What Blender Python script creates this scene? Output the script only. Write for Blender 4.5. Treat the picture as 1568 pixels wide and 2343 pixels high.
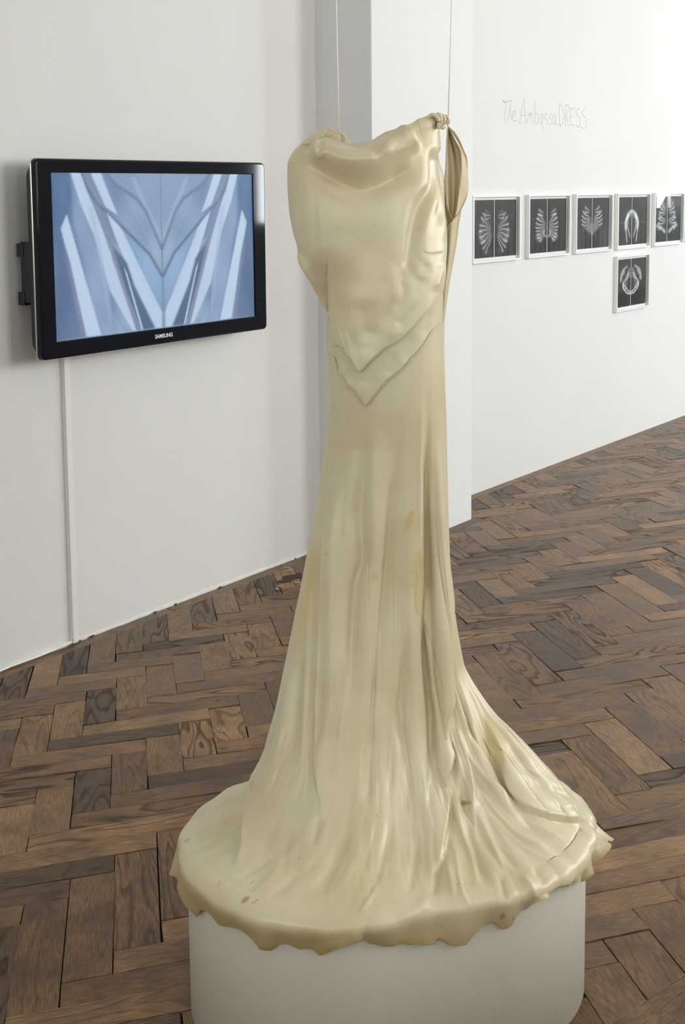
import bpy, bmesh, math, random
import numpy as np
from mathutils import Vector, Matrix

# ------------------------------------------------------------------ scene
for o in list(bpy.data.objects):
    bpy.data.objects.remove(o)
scn = bpy.context.scene
COL = scn.collection
random.seed(7)
RNG = np.random.default_rng(11)

# ------------------------------------------------------------------ camera
CF, CX, CY, CH = 2900.0, 784.0, 766.0, 1.5          # focal length in px, principal point, height
_dn = np.array([229.0, 25734.0, 2900.0]); _dn /= np.linalg.norm(_dn)
_up = -_dn
_fw = np.array([0, 0, 1.0]) - _up * _up[2]; _fw /= np.linalg.norm(_fw)
_rt = np.cross(_fw, _up)
if _rt[0] < 0: _rt = -_rt
CR = np.array([_rt, _fw, _up])                       # world = CR @ (right, down, forward)
CC = np.array([0, 0, CH])
cam_d = bpy.data.cameras.new('camera'); cam = bpy.data.objects.new('camera', cam_d)
COL.objects.link(cam); scn.camera = cam
cam_d.sensor_fit = 'VERTICAL'; cam_d.sensor_height = 36.0
cam_d.lens = CF * 36.0 / 2343.0
cam_d.shift_x = 0.0; cam_d.shift_y = -(1171.5 - CY) / 2343.0
cam_d.clip_start = 0.05; cam_d.clip_end = 60
cr, cd, cf_ = CR[:, 0], CR[:, 1], CR[:, 2]
cam.matrix_world = Matrix(((cr[0], -cd[0], -cf_[0], 0), (cr[1], -cd[1], -cf_[1], 0), (cr[2], -cd[2], -cf_[2], CH), (0, 0, 0, 1)))

def ray(x, y):
    return CR @ np.array([x - CX, y - CY, CF])
def on_floor(x, y, z=0.0):
    d = ray(x, y); return CC + d * ((z - CH) / d[2])
def at_depth(x, y, Y):
    """point seen at photo position (x, y) whose distance into the room is Y"""
    x = np.asarray(x, float); y = np.asarray(y, float); Y = np.asarray(Y, float)
    x, y, Y = np.broadcast_arrays(x, y, Y)
    d = np.stack([x - CX, y - CY, np.full(x.shape, CF)], -1) @ CR.T
    return CC + d * (Y / d[..., 1])[..., None]
def proj(P):
    c = (np.asarray(P, float) - CC) @ CR
    return c[..., 0] / c[..., 2] * CF + CX, c[..., 1] / c[..., 2] * CF + CY

# ------------------------------------------------------------------ room axes
WD = np.array([.591, .8067, 0.0]); WD /= np.linalg.norm(WD)     # along the wall, away
WN = np.array([WD[1], -WD[0], 0.0])                             # wall normal, into the room
W0 = on_floor(0, 1535); W0 = W0.copy(); W0[2] = 0               # foot of the left wall
_f2 = on_floor(700, 1268)
WD = (_f2 - W0); WD[2] = 0; WD /= np.linalg.norm(WD); WN = np.array([WD[1], -WD[0], 0.0])
WROT = math.atan2(WD[1], WD[0])
def wp(s, e, z):                                                # wall coordinates: along, out, up
    return W0 + WD * s + WN * e + np.array([0, 0, z])
def wcoord(p):
    q = np.asarray(p, float) - W0
    return float(q @ WD), float(q @ WN), float(np.asarray(p)[2])
def on_wall(x, y, e):
    d = ray(x, y); t = ((W0 + WN * e - CC) @ WN) / (d @ WN)
    return CC + d * t
ROOM_W, ROOM_H = 5.0, 3.4
S0, S1 = -5.6, 20.0

# ------------------------------------------------------------------ world and lights
world = bpy.data.worlds.new('world'); scn.world = world; world.use_nodes = True
bg = world.node_tree.nodes['Background']; bg.inputs[0].default_value = (.80, .90, 1.0, 1); bg.inputs[1].default_value = 1.0
scn.view_settings.view_transform = 'Standard'; scn.view_settings.look = 'None'
scn.view_settings.gamma = 1.0; scn.view_settings.use_curve_mapping = False
scn.view_settings.exposure = .30
WINDOWS = [(-4.2, 10), (-1.6, 18), (1.0, 62), (3.55, 115), (7.56, 215), (10.2, 195), (16.7, 210)]
WIN_W, WIN_Z0, WIN_Z1 = 1.25, 1.15, 3.2
def area(name, p, nrm, w, h, power, col=(.97, .985, 1.0)):
    l = bpy.data.lights.new(name, 'AREA'); l.shape = 'RECTANGLE'; l.size = w; l.size_y = h
    l.energy = power; l.color = col
    o = bpy.data.objects.new(name, l); COL.objects.link(o); o.location = Vector(p)
    o.rotation_euler = Vector(nrm).to_track_quat('-Z', 'Z').to_euler()
    return o
for i, (s, pw) in enumerate(WINDOWS):
    area('window_or_fill_light', wp(s, ROOM_W + .12, (WIN_Z0 + WIN_Z1) / 2), -WN, WIN_W, WIN_Z1 - WIN_Z0, pw, (.88, .94, 1.0) if s > 5 else (1.0, .985, .94))

BACK_FILLS = [(1.5, 21), (3.6, 24)]               # fill lights added on the short wall behind the camera
for e_, pw in BACK_FILLS:
    area('window_or_fill_light', wp(S0 + .02, e_, (WIN_Z0 + WIN_Z1) / 2), WD, WIN_W, WIN_Z1 - WIN_Z0, pw, (1.0, .985, .93))  # fill lamp added to brighten surfaces facing the camera

# ------------------------------------------------------------------ helpers
def mat(name, color=(.8, .8, .8), rough=.5, **kw):
    m = bpy.data.materials.new(name); m.use_nodes = True
    b = m.node_tree.nodes['Principled BSDF']
    b.inputs['Base Color'].default_value = (*color, 1); b.inputs['Roughness'].default_value = rough
    for k, v in kw.items(): b.inputs[k].default_value = v
    return m
def nodes(m): return m.node_tree.nodes, m.node_tree.links, m.node_tree.nodes['Principled BSDF']
def root_loc(p):
    l = np.array(p.location)
    while p.parent is not None: p = p.parent; l = l + np.array(p.location)
    return l
def link(o, parent=None):
    COL.objects.link(o)
    if parent is not None:
        o.parent = parent
        if parent.rotation_euler[2]: o.matrix_parent_inverse = Matrix.Rotation(-parent.rotation_euler[2], 4, 'Z')
    return o
def mesh_obj(name, verts, faces, m, parent=None, smooth=False, origin=None, rot=0.0):
    me = bpy.data.meshes.new(name)
    v = np.asarray(verts, float)
    if origin is None and parent is None: origin = np.array([v[:, 0].mean(), v[:, 1].mean(), v[:, 2].min()])
    if parent is not None: origin = np.array(root_loc(parent))
    v = v - origin
    if rot:
        c_, s_ = math.cos(-rot), math.sin(-rot); v = v @ np.array([[c_, s_, 0], [-s_, c_, 0], [0, 0, 1]])
    me.from_pydata(v.tolist(), [], [list(f) for f in faces]); me.update()
    if m is not None: me.materials.append(m)
    if m is not None and 'silk' in m.name:
        a = me.color_attributes.new('tint', 'FLOAT_COLOR', 'POINT'); a.data.foreach_set('color', np.ones(len(v) * 4, np.float32))
    if smooth: me.shade_smooth()
    o = bpy.data.objects.new(name, me)
    if parent is None: o.location = Vector(origin); o.rotation_euler = (0, 0, rot)
    return link(o, parent)
def grid_obj(name, P, m, parent=None, wrap=False, color=None, thick=0.0, flip=False):
    """P: (rows, cols, 3) -> smooth quad sheet"""
    R, C = P.shape[:2]
    i = np.arange(R - 1)[:, None]; j = np.arange(C if wrap else C - 1)[None, :]; j2 = (j + 1) % C
    F = np.stack([i * C + j, i * C + j2, (i + 1) * C + j2, (i + 1) * C + j], -1).reshape(-1, 4)
    if flip: F = F[:, ::-1]
    origin = root_loc(parent) if parent is not None else P.reshape(-1, 3).mean(0)
    V = (P.reshape(-1, 3) - origin).astype(np.float32)
    me = bpy.data.meshes.new(name)
    me.vertices.add(len(V)); me.vertices.foreach_set('co', V.ravel())
    me.loops.add(F.size); me.loops.foreach_set('vertex_index', F.ravel().astype(np.int32))
    me.polygons.add(len(F)); me.polygons.foreach_set('loop_start', (np.arange(len(F)) * 4).astype(np.int32))
    me.polygons.foreach_set('loop_total', np.full(len(F), 4, np.int32))
    me.update(calc_edges=True); me.validate()
    if color is not None:
        a = me.color_attributes.new('tint', 'FLOAT_COLOR', 'POINT')
        c = np.ones((len(V), 4), np.float32); c[:, :3] = color.reshape(-1, 3); a.data.foreach_set('color', c.ravel())
    me.materials.append(m); me.shade_smooth()
    o = bpy.data.objects.new(name, me)
    if parent is None: o.location = Vector(origin)
    link(o, parent)
    if thick:
        s = o.modifiers.new('cloth_thickness', 'SOLIDIFY'); s.thickness = thick; s.offset = -1
    return o
def empty(name, loc):
    o = bpy.data.objects.new(name, None); COL.objects.link(o); o.location = Vector(loc); o.empty_display_size = .1
    return o
def tag(o, label=None, cat=None, group=None, kind=None):
    if label: o['label'] = label
    if cat: o['category'] = cat
    if group: o['group'] = group
    if kind: o['kind'] = kind
    return o
def box_w(name, s0, s1, e0, e1, z0, z1, m, parent=None, bevel=0.0, seg=2):
    """box in wall coordinates"""
    V = [wp(s, e, z) for z in (z0, z1) for s, e in ((s0, e0), (s1, e0), (s1, e1), (s0, e1))]
    F = [(0, 1, 2, 3), (7, 6, 5, 4), (0, 4, 5, 1), (1, 5, 6, 2), (2, 6, 7, 3), (3, 7, 4, 0)]
    o = mesh_obj(name, V, F, m, parent, rot=0.0 if parent is not None else WROT)
    fix_normals(o)
    if bevel:
        b = o.modifiers.new('bevel', 'BEVEL'); b.width = bevel; b.segments = seg; o.data.shade_smooth()
        o.modifiers.new('wn', 'WEIGHTED_NORMAL')
    return o
def fix_normals(o):
    bm = bmesh.new(); bm.from_mesh(o.data); bmesh.ops.recalc_face_normals(bm, faces=bm.faces); bm.to_mesh(o.data); bm.free()
def tube(name, pts, rad, m, parent=None, n=8, flat=1.0, caps=True):
    pts = np.asarray(pts, float); N = len(pts)
    rad = np.broadcast_to(np.asarray(rad, float), (N,))
    T = np.gradient(pts, axis=0); T /= np.linalg.norm(T, axis=1)[:, None] + 1e-12
    ref = np.array([0, 0, 1.0]) if abs(T[:, 2]).mean() < .8 else np.array([1.0, .3, 0])
    V = []; F = []
    for i in range(N):
        a = np.cross(T[i], ref); a /= np.linalg.norm(a) + 1e-12; b = np.cross(T[i], a)
        for k in range(n):
            t = 2 * math.pi * k / n
            V.append(pts[i] + rad[i] * (math.cos(t) * a + flat * math.sin(t) * b))
    for i in range(N - 1):
        for k in range(n):
            k2 = (k + 1) % n; F.append((i * n + k, i * n + k2, (i + 1) * n + k2, (i + 1) * n + k))
    if caps: F.append(tuple(range(n))[::-1]); F.append(tuple((N - 1) * n + k for k in range(n)))
    return mesh_obj(name, V, F, m, parent, smooth=True)
def pchip(xk, yk, x):
    xk = np.asarray(xk, float); yk = np.asarray(yk, float)
    if xk[0] > xk[-1]: xk, yk = xk[::-1], yk[::-1]
    h = np.diff(xk); dl = np.diff(yk) / h; d = np.zeros_like(yk)
    for i in range(1, len(xk) - 1):
        if dl[i - 1] * dl[i] > 0: d[i] = 2 * dl[i - 1] * dl[i] / (dl[i - 1] + dl[i])
    d[0], d[-1] = dl[0], dl[-1]
    x = np.clip(x, xk[0], xk[-1]); i = np.clip(np.searchsorted(xk, x) - 1, 0, len(xk) - 2)
    t = (x - xk[i]) / h[i]
    return yk[i] * (1 + 2 * t) * (1 - t) ** 2 + d[i] * h[i] * t * (1 - t) ** 2 + yk[i + 1] * t * t * (3 - 2 * t) + d[i + 1] * h[i] * t * t * (t - 1)
def smooth(a, b, x):
    t = np.clip((x - a) / (b - a), 0, 1); return t * t * (3 - 2 * t)
def resample(pts, u):
    pts = np.asarray(pts, float)
    s = np.r_[0, np.cumsum(np.linalg.norm(np.diff(pts, axis=0), axis=1))]; s /= s[-1]
    return np.stack([np.interp(u, s, pts[:, k]) for k in range(pts.shape[1])], -1)
def spline(pts, n):
    """Catmull-Rom through the points"""
    pts = np.asarray(pts, float); P = np.vstack([2 * pts[0] - pts[1], pts, 2 * pts[-1] - pts[-2]])
    out = []
    for i in range(len(pts) - 1):
        p0, p1, p2, p3 = P[i:i + 4]
        for t in np.linspace(0, 1, n, endpoint=False):
            out.append(.5 * ((2 * p1) + (-p0 + p2) * t + (2 * p0 - 5 * p1 + 4 * p2 - p3) * t * t + (-p0 + 3 * p1 - 3 * p2 + p3) * t ** 3))
    out.append(pts[-1]); return np.array(out)
def vnoise(x, y, seed=0):
    """smooth value noise, numpy"""
    def hsh(i, j):
        n = (i * 374761393 + j * 668265263 + seed * 1442695041) & 0xffffffff
        n = ((n ^ (n >> 13)) * 1274126177) & 0xffffffff
        return ((n ^ (n >> 16)) & 0xffff) / 65535.0
    xi = np.floor(x).astype(np.int64); yi = np.floor(y).astype(np.int64); fx = x - xi; fy = y - yi
    fx = fx * fx * (3 - 2 * fx); fy = fy * fy * (3 - 2 * fy)
    a, b, c, d = hsh(xi, yi), hsh(xi + 1, yi), hsh(xi, yi + 1), hsh(xi + 1, yi + 1)
    return (a + (b - a) * fx) + ((c + (d - c) * fx) - (a + (b - a) * fx)) * fy

# ------------------------------------------------------------------ materials
def plaster(name, color, bump=.25, dirt_shade=.0):
    m = mat(name, color, .85); N, L, b = nodes(m)
    tc = N.new('ShaderNodeTexCoord')
    n1 = N.new('ShaderNodeTexNoise'); n1.inputs['Scale'].default_value = 140; n1.inputs['Detail'].default_value = 3
    n2 = N.new('ShaderNodeTexNoise'); n2.inputs['Scale'].default_value = 7; n2.inputs['Detail'].default_value = 4
    L.new(tc.outputs['Object'], n1.inputs['Vector']); L.new(tc.outputs['Object'], n2.inputs['Vector'])
    ad = N.new('ShaderNodeMath'); ad.operation = 'MULTIPLY_ADD'; ad.inputs[1].default_value = 3.0
    L.new(n2.outputs['Fac'], ad.inputs[0]); L.new(n1.outputs['Fac'], ad.inputs[2])
    bp = N.new('ShaderNodeBump'); bp.inputs['Strength'].default_value = bump; bp.inputs['Distance'].default_value = .002
    L.new(ad.outputs[0], bp.inputs['Height']); L.new(bp.outputs[0], b.inputs['Normal'])
    n3 = N.new('ShaderNodeTexNoise'); n3.inputs['Scale'].default_value = 1.6; n3.inputs['Detail'].default_value = 6
    L.new(tc.outputs['Object'], n3.inputs['Vector'])
    mx = N.new('ShaderNodeMix'); mx.data_type = 'RGBA'
    mx.inputs[6].default_value = (*[c * .955 for c in color], 1); mx.inputs[7].default_value = (*[min(1, c * 1.03) for c in color], 1)
    L.new(n3.outputs['Fac'], mx.inputs[0]); L.new(mx.outputs[2], b.inputs['Base Color'])
    return m
M_WALL = plaster('white_plaster', (.74, .74, .72))
M_PIL = plaster('white_pillar_plaster', (.78, .78, .775), .2)
M_CEIL = plaster('ceiling_plaster', (.8, .8, .79))
M_PLINTH = mat('matte_plinth_paint', (.64, .62, .52), .62)
def add_fine_bump(m, scale, strength, dist=.0005):
    N, L, b = nodes(m); tc = N.new('ShaderNodeTexCoord'); n = N.new('ShaderNodeTexNoise'); n.inputs['Scale'].default_value = scale
    L.new(tc.outputs['Object'], n.inputs['Vector']); bp = N.new('ShaderNodeBump'); bp.inputs['Strength'].default_value = strength
    bp.inputs['Distance'].default_value = dist; L.new(n.outputs['Fac'], bp.inputs['Height']); L.new(bp.outputs[0], b.inputs['Normal'])
add_fine_bump(M_PLINTH, 500, .3)
M_WHITE = mat('white_lacquer', (.84, .84, .84), .35)
M_TRUNK = mat('white_plastic', (.80, .80, .78), .4)
M_MOUNT = mat('white_card', (.86, .86, .86), .7)
M_BLACK = mat('gloss_black_plastic', (.003, .004, .008), .05, **{'Specular IOR Level': .22})
M_SHELL = mat('satin_black_plastic', (.012, .016, .018), .38)
M_SILVER = mat('silver_trim', (.7, .7, .72), .25, Metallic=1.0)
M_LOGO = mat('silver_lettering', (.75, .77, .8), .35)
M_CORD = mat('white_cord', (.92, .92, .92), .5)
M_PENCIL = mat('pencil_graphite', (.40, .40, .41), .8)
M_JOINT = mat('dark_floor_joint', (.022, .016, .012), .8)
M_DARK = mat('dark_chipped_wood', (.05, .032, .02), .9)

# ---- wood
def wood_material(name='oak_parquet', gloss=.30):
    m = mat(name, (.3, .18, .1), gloss); N, L, b = nodes(m)
    uv = N.new('ShaderNodeUVMap'); uv.uv_map = 'grain'
    at = N.new('ShaderNodeAttribute'); at.attribute_name = 'tint'
    sep = N.new('ShaderNodeSeparateColor'); L.new(at.outputs['Color'], sep.inputs[0])
    # stretched coordinates
    mp = N.new('ShaderNodeMapping'); mp.inputs['Scale'].default_value = (2.2, 11, 1); L.new(uv.outputs[0], mp.inputs['Vector'])
    n1 = N.new('ShaderNodeTexNoise'); n1.noise_dimensions = '2D'; n1.inputs['Scale'].default_value = 1.0; n1.inputs['Detail'].default_value = 1.5; n1.inputs['Distortion'].default_value = .25
    L.new(mp.outputs[0], n1.inputs['Vector'])
    mu = N.new('ShaderNodeMath'); mu.operation = 'MULTIPLY'; mu.inputs[1].default_value = 9.0; L.new(n1.outputs['Fac'], mu.inputs[0])
    fr = N.new('ShaderNodeMath'); fr.operation = 'FRACT'; L.new(mu.outputs[0], fr.inputs[0])
    ring = N.new('ShaderNodeValToRGB'); e = ring.color_ramp.elements
    e[0].position = 0; e[0].color = (0, 0, 0, 1); e[1].position = 1.0; e[1].color = (0, 0, 0, 1)
    q = ring.color_ramp.elements.new(.55); q.color = (.25, .25, .25, 1)
    q = ring.color_ramp.elements.new(.86); q.color = (1, 1, 1, 1)
    L.new(fr.outputs[0], ring.inputs[0])
    # pores
    mp2 = N.new('ShaderNodeMapping'); mp2.inputs['Scale'].default_value = (28, 420, 1); L.new(uv.outputs[0], mp2.inputs['Vector'])
    n2 = N.new('ShaderNodeTexNoise'); n2.noise_dimensions = '2D'; n2.inputs['Scale'].default_value = 1.0; n2.inputs['Detail'].default_value = 3; L.new(mp2.outputs[0], n2.inputs['Vector'])
    # broad stains
    n3 = N.new('ShaderNodeTexNoise'); n3.noise_dimensions = '2D'; n3.inputs['Scale'].default_value = 9; n3.inputs['Detail'].default_value = 5; L.new(uv.outputs[0], n3.inputs['Vector'])
    # base colour from tint
    mixa = N.new('ShaderNodeMix'); mixa.data_type = 'RGBA'
    mixa.inputs[6].default_value = (.078, .040, .017, 1); mixa.inputs[7].default_value = (.31, .172, .075, 1); L.new(sep.outputs[0], mixa.inputs[0])
    gw = N.new('ShaderNodeMath'); gw.operation = 'MULTIPLY'; L.new(ring.outputs[0], gw.inputs[0]); L.new(sep.outputs[1], gw.inputs[1])
    m1 = N.new('ShaderNodeMix'); m1.data_type = 'RGBA'; m1.blend_type = 'MULTIPLY'; m1.inputs[7].default_value = (.30, .25, .22, 1)
    L.new(gw.outputs[0], m1.inputs[0]); L.new(mixa.outputs[2], m1.inputs[6])
    pr = N.new('ShaderNodeMapRange'); pr.inputs[1].default_value = .35; pr.inputs[2].default_value = .7; pr.inputs[3].default_value = .62; pr.inputs[4].default_value = 1.25
    L.new(n2.outputs['Fac'], pr.inputs[0])
    m2 = N.new('ShaderNodeMix'); m2.data_type = 'RGBA'; m2.blend_type = 'MULTIPLY'; m2.inputs[0].default_value = 1
    L.new(m1.outputs[2], m2.inputs[6]); L.new(pr.outputs[0], m2.inputs[7])
    pr3 = N.new('ShaderNodeMapRange'); pr3.inputs[1].default_value = .3; pr3.inputs[2].default_value = .7; pr3.inputs[3].default_value = .7; pr3.inputs[4].default_value = 1.3
    L.new(n3.outputs['Fac'], pr3.inputs[0])
    m3 = N.new('ShaderNodeMix'); m3.data_type = 'RGBA'; m3.blend_type = 'MULTIPLY'; m3.inputs[0].default_value = 1
    L.new(m2.outputs[2], m3.inputs[6]); L.new(pr3.outputs[0], m3.inputs[7]); L.new(m3.outputs[2], b.inputs['Base Color'])
    # roughness + bump
    rr = N.new('ShaderNodeMapRange'); rr.inputs[3].default_value = gloss - .06; rr.inputs[4].default_value = gloss + .16
    L.new(n3.outputs['Fac'], rr.inputs[0]); 
    ra = N.new('ShaderNodeMath'); ra.operation = 'MULTIPLY_ADD'; ra.inputs[1].default_value = .30; L.new(gw.outputs[0], ra.inputs[0]); L.new(rr.outputs[0], ra.inputs[2])
    L.new(ra.outputs[0], b.inputs['Roughness'])
    hs = N.new('ShaderNodeMath'); hs.operation = 'MULTIPLY_ADD'; hs.inputs[1].default_value = -1.2; L.new(gw.outputs[0], hs.inputs[0]); L.new(n2.outputs['Fac'], hs.inputs[2])
    bp = N.new('ShaderNodeBump'); bp.inputs['Strength'].default_value = .35; bp.inputs['Distance'].default_value = .0006
    L.new(hs.outputs[0], bp.inputs['Height']); L.new(bp.outputs[0], b.inputs['Normal'])
    b.inputs['Specular IOR Level'].default_value = .40
    return m
M_WOOD = wood_material()

# ---- silk satin
def silk(name, color, rough=.34, sheen=.15, aniso=.5, grain=True):
    m = mat(name, color, rough); N, L, b = nodes(m)
    b.inputs['Sheen Weight'].default_value = sheen; b.inputs['Sheen Roughness'].default_value = .45
    b.inputs['Sheen Tint'].default_value = (1, .96, .82, 1)
    b.inputs['Anisotropic'].default_value = aniso
    b.inputs['Specular IOR Level'].default_value = .8
    b.inputs['Specular Tint'].default_value = (1, .97, .86, 1)
    at = N.new('ShaderNodeAttribute'); at.attribute_name = 'tint'
    tc = N.new('ShaderNodeTexCoord')
    n = N.new('ShaderNodeTexNoise'); n.inputs['Scale'].default_value = 5.5; n.inputs['Detail'].default_value = 5; n.inputs['Distortion'].default_value = .6
    L.new(tc.outputs['Object'], n.inputs['Vector'])
    mx = N.new('ShaderNodeMix'); mx.data_type = 'RGBA'
    mx.inputs[6].default_value = (color[0] * .93, color[1] * .90, color[2] * .80, 1); mx.inputs[7].default_value = (*[min(1, c * 1.05) for c in color], 1)
    mr = N.new('ShaderNodeMapRange'); mr.inputs[1].default_value = .35; mr.inputs[2].default_value = .65; L.new(n.outputs['Fac'], mr.inputs[0])
    L.new(mr.outputs[0], mx.inputs[0])
    mm = N.new('ShaderNodeMix'); mm.data_type = 'RGBA'; mm.blend_type = 'MULTIPLY'; mm.inputs[0].default_value = 1
    L.new(mx.outputs[2], mm.inputs[6]); L.new(at.outputs['Color'], mm.inputs[7]); L.new(mm.outputs[2], b.inputs['Base Color'])
    n2 = N.new('ShaderNodeTexNoise'); n2.inputs['Scale'].default_value = 900; L.new(tc.outputs['Object'], n2.inputs['Vector'])
    bp = N.new('ShaderNodeBump'); bp.inputs['Strength'].default_value = .12; bp.inputs['Distance'].default_value = .0003
    L.new(n2.outputs['Fac'], bp.inputs['Height']); L.new(bp.outputs[0], b.inputs['Normal'])
    return m
SILK = (.71, .635, .445)
M_SILK = silk('cream_silk_satin', SILK)
M_STITCH = mat('stitched_edge_thread', (.36, .29, .16), .6)
M_LINING = silk('matte_silk_reverse', (.78, .68, .50), .75, .15, 0)

exec_parts = []
# ------------------------------------------------------------------ room shell
def struct(o, name=None):
    o['kind'] = 'structure'; return o
_sP = wcoord(on_floor(1080, 1187))                     # right front corner of the pillar
PIL_E = _sP[1]; PIL_S1 = _sP[0]
_c = on_wall(855, 900, PIL_E); PIL_S0 = wcoord(_c)[0]
_r0 = wcoord(on_floor(1082, 1131.7)); _r1 = wcoord(on_floor(1568, 950))
RW_E0, RW_E1 = _r0[1], _r1[1]
RWSLOPE = (RW_E1 - RW_E0) / (_r1[0] - _r0[0])
def rwe(s): return RW_E0 + (s - _r0[0]) * RWSLOPE
T = .3
fl = struct(mesh_obj('floor', [wp(S0, -T, -.05), wp(S1, -T - .2, -.05), wp(S1, ROOM_W + T, -.05), wp(S0, ROOM_W + T, -.05),
     wp(S0, -T, -.012), wp(S1, -T - .2, -.012), wp(S1, ROOM_W + T, -.012), wp(S0, ROOM_W + T, -.012)],
     [(0, 3, 2, 1), (4, 5, 6, 7), (0, 1, 5, 4), (1, 2, 6, 5), (2, 3, 7, 6), (3, 0, 4, 7)], M_JOINT))
struct(box_w('ceiling', S0, S1, -T, ROOM_W + T, ROOM_H, ROOM_H + .1, M_CEIL))
wl = struct(box_w('wall_left', S0, PIL_S1 - .02, -T, 0, -.05, ROOM_H, M_WALL))
pil = struct(box_w('wall_pillar', PIL_S0, PIL_S1, -T, PIL_E, -.05, ROOM_H, M_PIL, bevel=.006))
rs0 = PIL_S1 - .3
V = [wp(s, e, z) for z in (-.05, ROOM_H) for s, e in ((rs0, -T), (S1, -T), (S1, rwe(S1)), (rs0, rwe(rs0)))]
wr = mesh_obj('wall_right', V, [(0, 1, 2, 3), (7, 6, 5, 4), (0, 4, 5, 1), (1, 5, 6, 2), (2, 6, 7, 3), (3, 7, 4, 0)], M_WALL, rot=WROT)
fix_normals(wr); struct(wr)
struct(box_w('wall_end', S1, S1 + .2, -T, ROOM_W + T, -.05, ROOM_H, M_WALL))
struct(box_w('wall_back', S0 - .2, S0, -T, ROOM_W + T, -.05, ROOM_H, M_WALL))
# window wall with real openings
def window_wall():
    V = []; F = []
    def bx(s0, s1, z0, z1):
        k = len(V); V.extend([wp(s, e, z) for z in (z0, z1) for s, e in ((s0, ROOM_W), (s1, ROOM_W), (s1, ROOM_W + T), (s0, ROOM_W + T))])
        F.extend([tuple(k + a for a in f) for f in ((0, 1, 2, 3), (7, 6, 5, 4), (0, 4, 5, 1), (1, 5, 6, 2), (2, 6, 7, 3), (3, 7, 4, 0))])
    s = S0
    for c, _ in WINDOWS:
        a, b = c - WIN_W / 2, c + WIN_W / 2
        bx(s, a, -.05, ROOM_H); bx(a, b, -.05, WIN_Z0); bx(a, b, WIN_Z1, ROOM_H); s = b
    bx(s, S1, -.05, ROOM_H)
    o = mesh_obj('wall_windows', V, F, M_WALL, rot=WROT); fix_normals(o); struct(o)
    for i, (c, _) in enumerate(WINDOWS):
        V2 = []; F2 = []
        def b2(s0, s1, z0, z1):
            k = len(V2); V2.extend([wp(s, e, z) for z in (z0, z1) for s, e in ((s0, ROOM_W + .03), (s1, ROOM_W + .03), (s1, ROOM_W + .08), (s0, ROOM_W + .08))])
            F2.extend([tuple(k + a for a in f) for f in ((0, 1, 2, 3), (7, 6, 5, 4), (0, 4, 5, 1), (1, 5, 6, 2), (2, 6, 7, 3), (3, 7, 4, 0))])
        a, b = c - WIN_W / 2, c + WIN_W / 2
        b2(a, a + .06, WIN_Z0, WIN_Z1); b2(b - .06, b, WIN_Z0, WIN_Z1); b2(a + .06, b - .06, WIN_Z0, WIN_Z0 + .06); b2(a + .06, b - .06, WIN_Z1 - .06, WIN_Z1)
        b2(c - .03, c + .03, WIN_Z0 + .06, WIN_Z1 - .06); b2(a + .06, c - .03, 2.45, 2.5); b2(c + .03, b - .06, 2.45, 2.5)
        w = mesh_obj('window_%d' % (i + 1), V2, F2, M_WHITE, rot=WROT); fix_normals(w); struct(w)
window_wall()
for i, (e_, _) in enumerate(BACK_FILLS):             # made-up window frames set around the two added fill lights
    V2 = []; F2 = []
    for (a, b, z0, z1) in ((-.7, -.62, 1.08, 3.27), (.62, .7, 1.08, 3.27), (-.62, .62, 1.08, 1.15), (-.62, .62, 3.2, 3.27), (-.03, .03, 1.15, 3.2)):
        k = len(V2); V2 += [wp(s_, e_ + q_, z) for z in (z0, z1) for s_, q_ in ((S0, a), (S0 + .06, a), (S0 + .06, b), (S0, b))]
        F2 += [tuple(k + x for x in f) for f in ((0, 1, 2, 3), (7, 6, 5, 4), (0, 4, 5, 1), (1, 5, 6, 2), (2, 6, 7, 3), (3, 7, 4, 0))]
    w = mesh_obj('window_%d' % (len(WINDOWS) + 1 + i), V2, F2, M_WHITE, rot=WROT); fix_normals(w); struct(w)

# ------------------------------------------------------------------ parquet
CO = np.array([[-0.9345944326174419, 3.5132407304551214], [0.9016262111508406, 0.27589687053790846], [-0.14111220888033968, 1.0069051562448763],
               [0.03828547810219873, 0.024193781379463486], [-0.06382687094890643, -0.0096629871769894], [0.006797405809215201, -0.022093088184240245]])
def warp(p):
    u, v = p; return np.array([1, u, v, u * u, u * v, v * v]) @ CO
LB = [.30, .30, .25, .226, .355, .32, .30, .30, .30]; LA = [.33, .29, .37, .39, .40, .40, .42, .42]
W_, H_ = .0935, .0710
org = {2: np.array([0., 0.])}
for i in (1, 0): org[i] = org[i + 1] - np.array([LA[i], -LB[i]])
for i in range(3, 9): org[i] = org[i - 1] + np.array([LA[i - 1], -LB[i - 1]])
def halfplane_clip(poly, a, n):
    out = []; m_ = len(poly)
    for i in range(m_):
        p, q = poly[i], poly[(i + 1) % m_]; dp = (p - a) @ n; dq = (q - a) @ n
        if dp >= 0: out.append(p)
        if dp * dq < 0: out.append(p + (q - p) * dp / (dp - dq))
    return out
BORD = .052
bordB = [(wp(0, BORD, 0)[:2], WN[:2]),]
n_r = np.array([-(WD[1]), WD[0]])
# right wall border direction follows that wall
rA = wp(_r0[0], rwe(_r0[0]) + BORD, 0)[:2]; rB = wp(_r1[0], rwe(_r1[0]) + BORD, 0)[:2]
rd = (rB - rA) / np.linalg.norm(rB - rA); rn = np.array([rd[1], -rd[0]])
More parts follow.
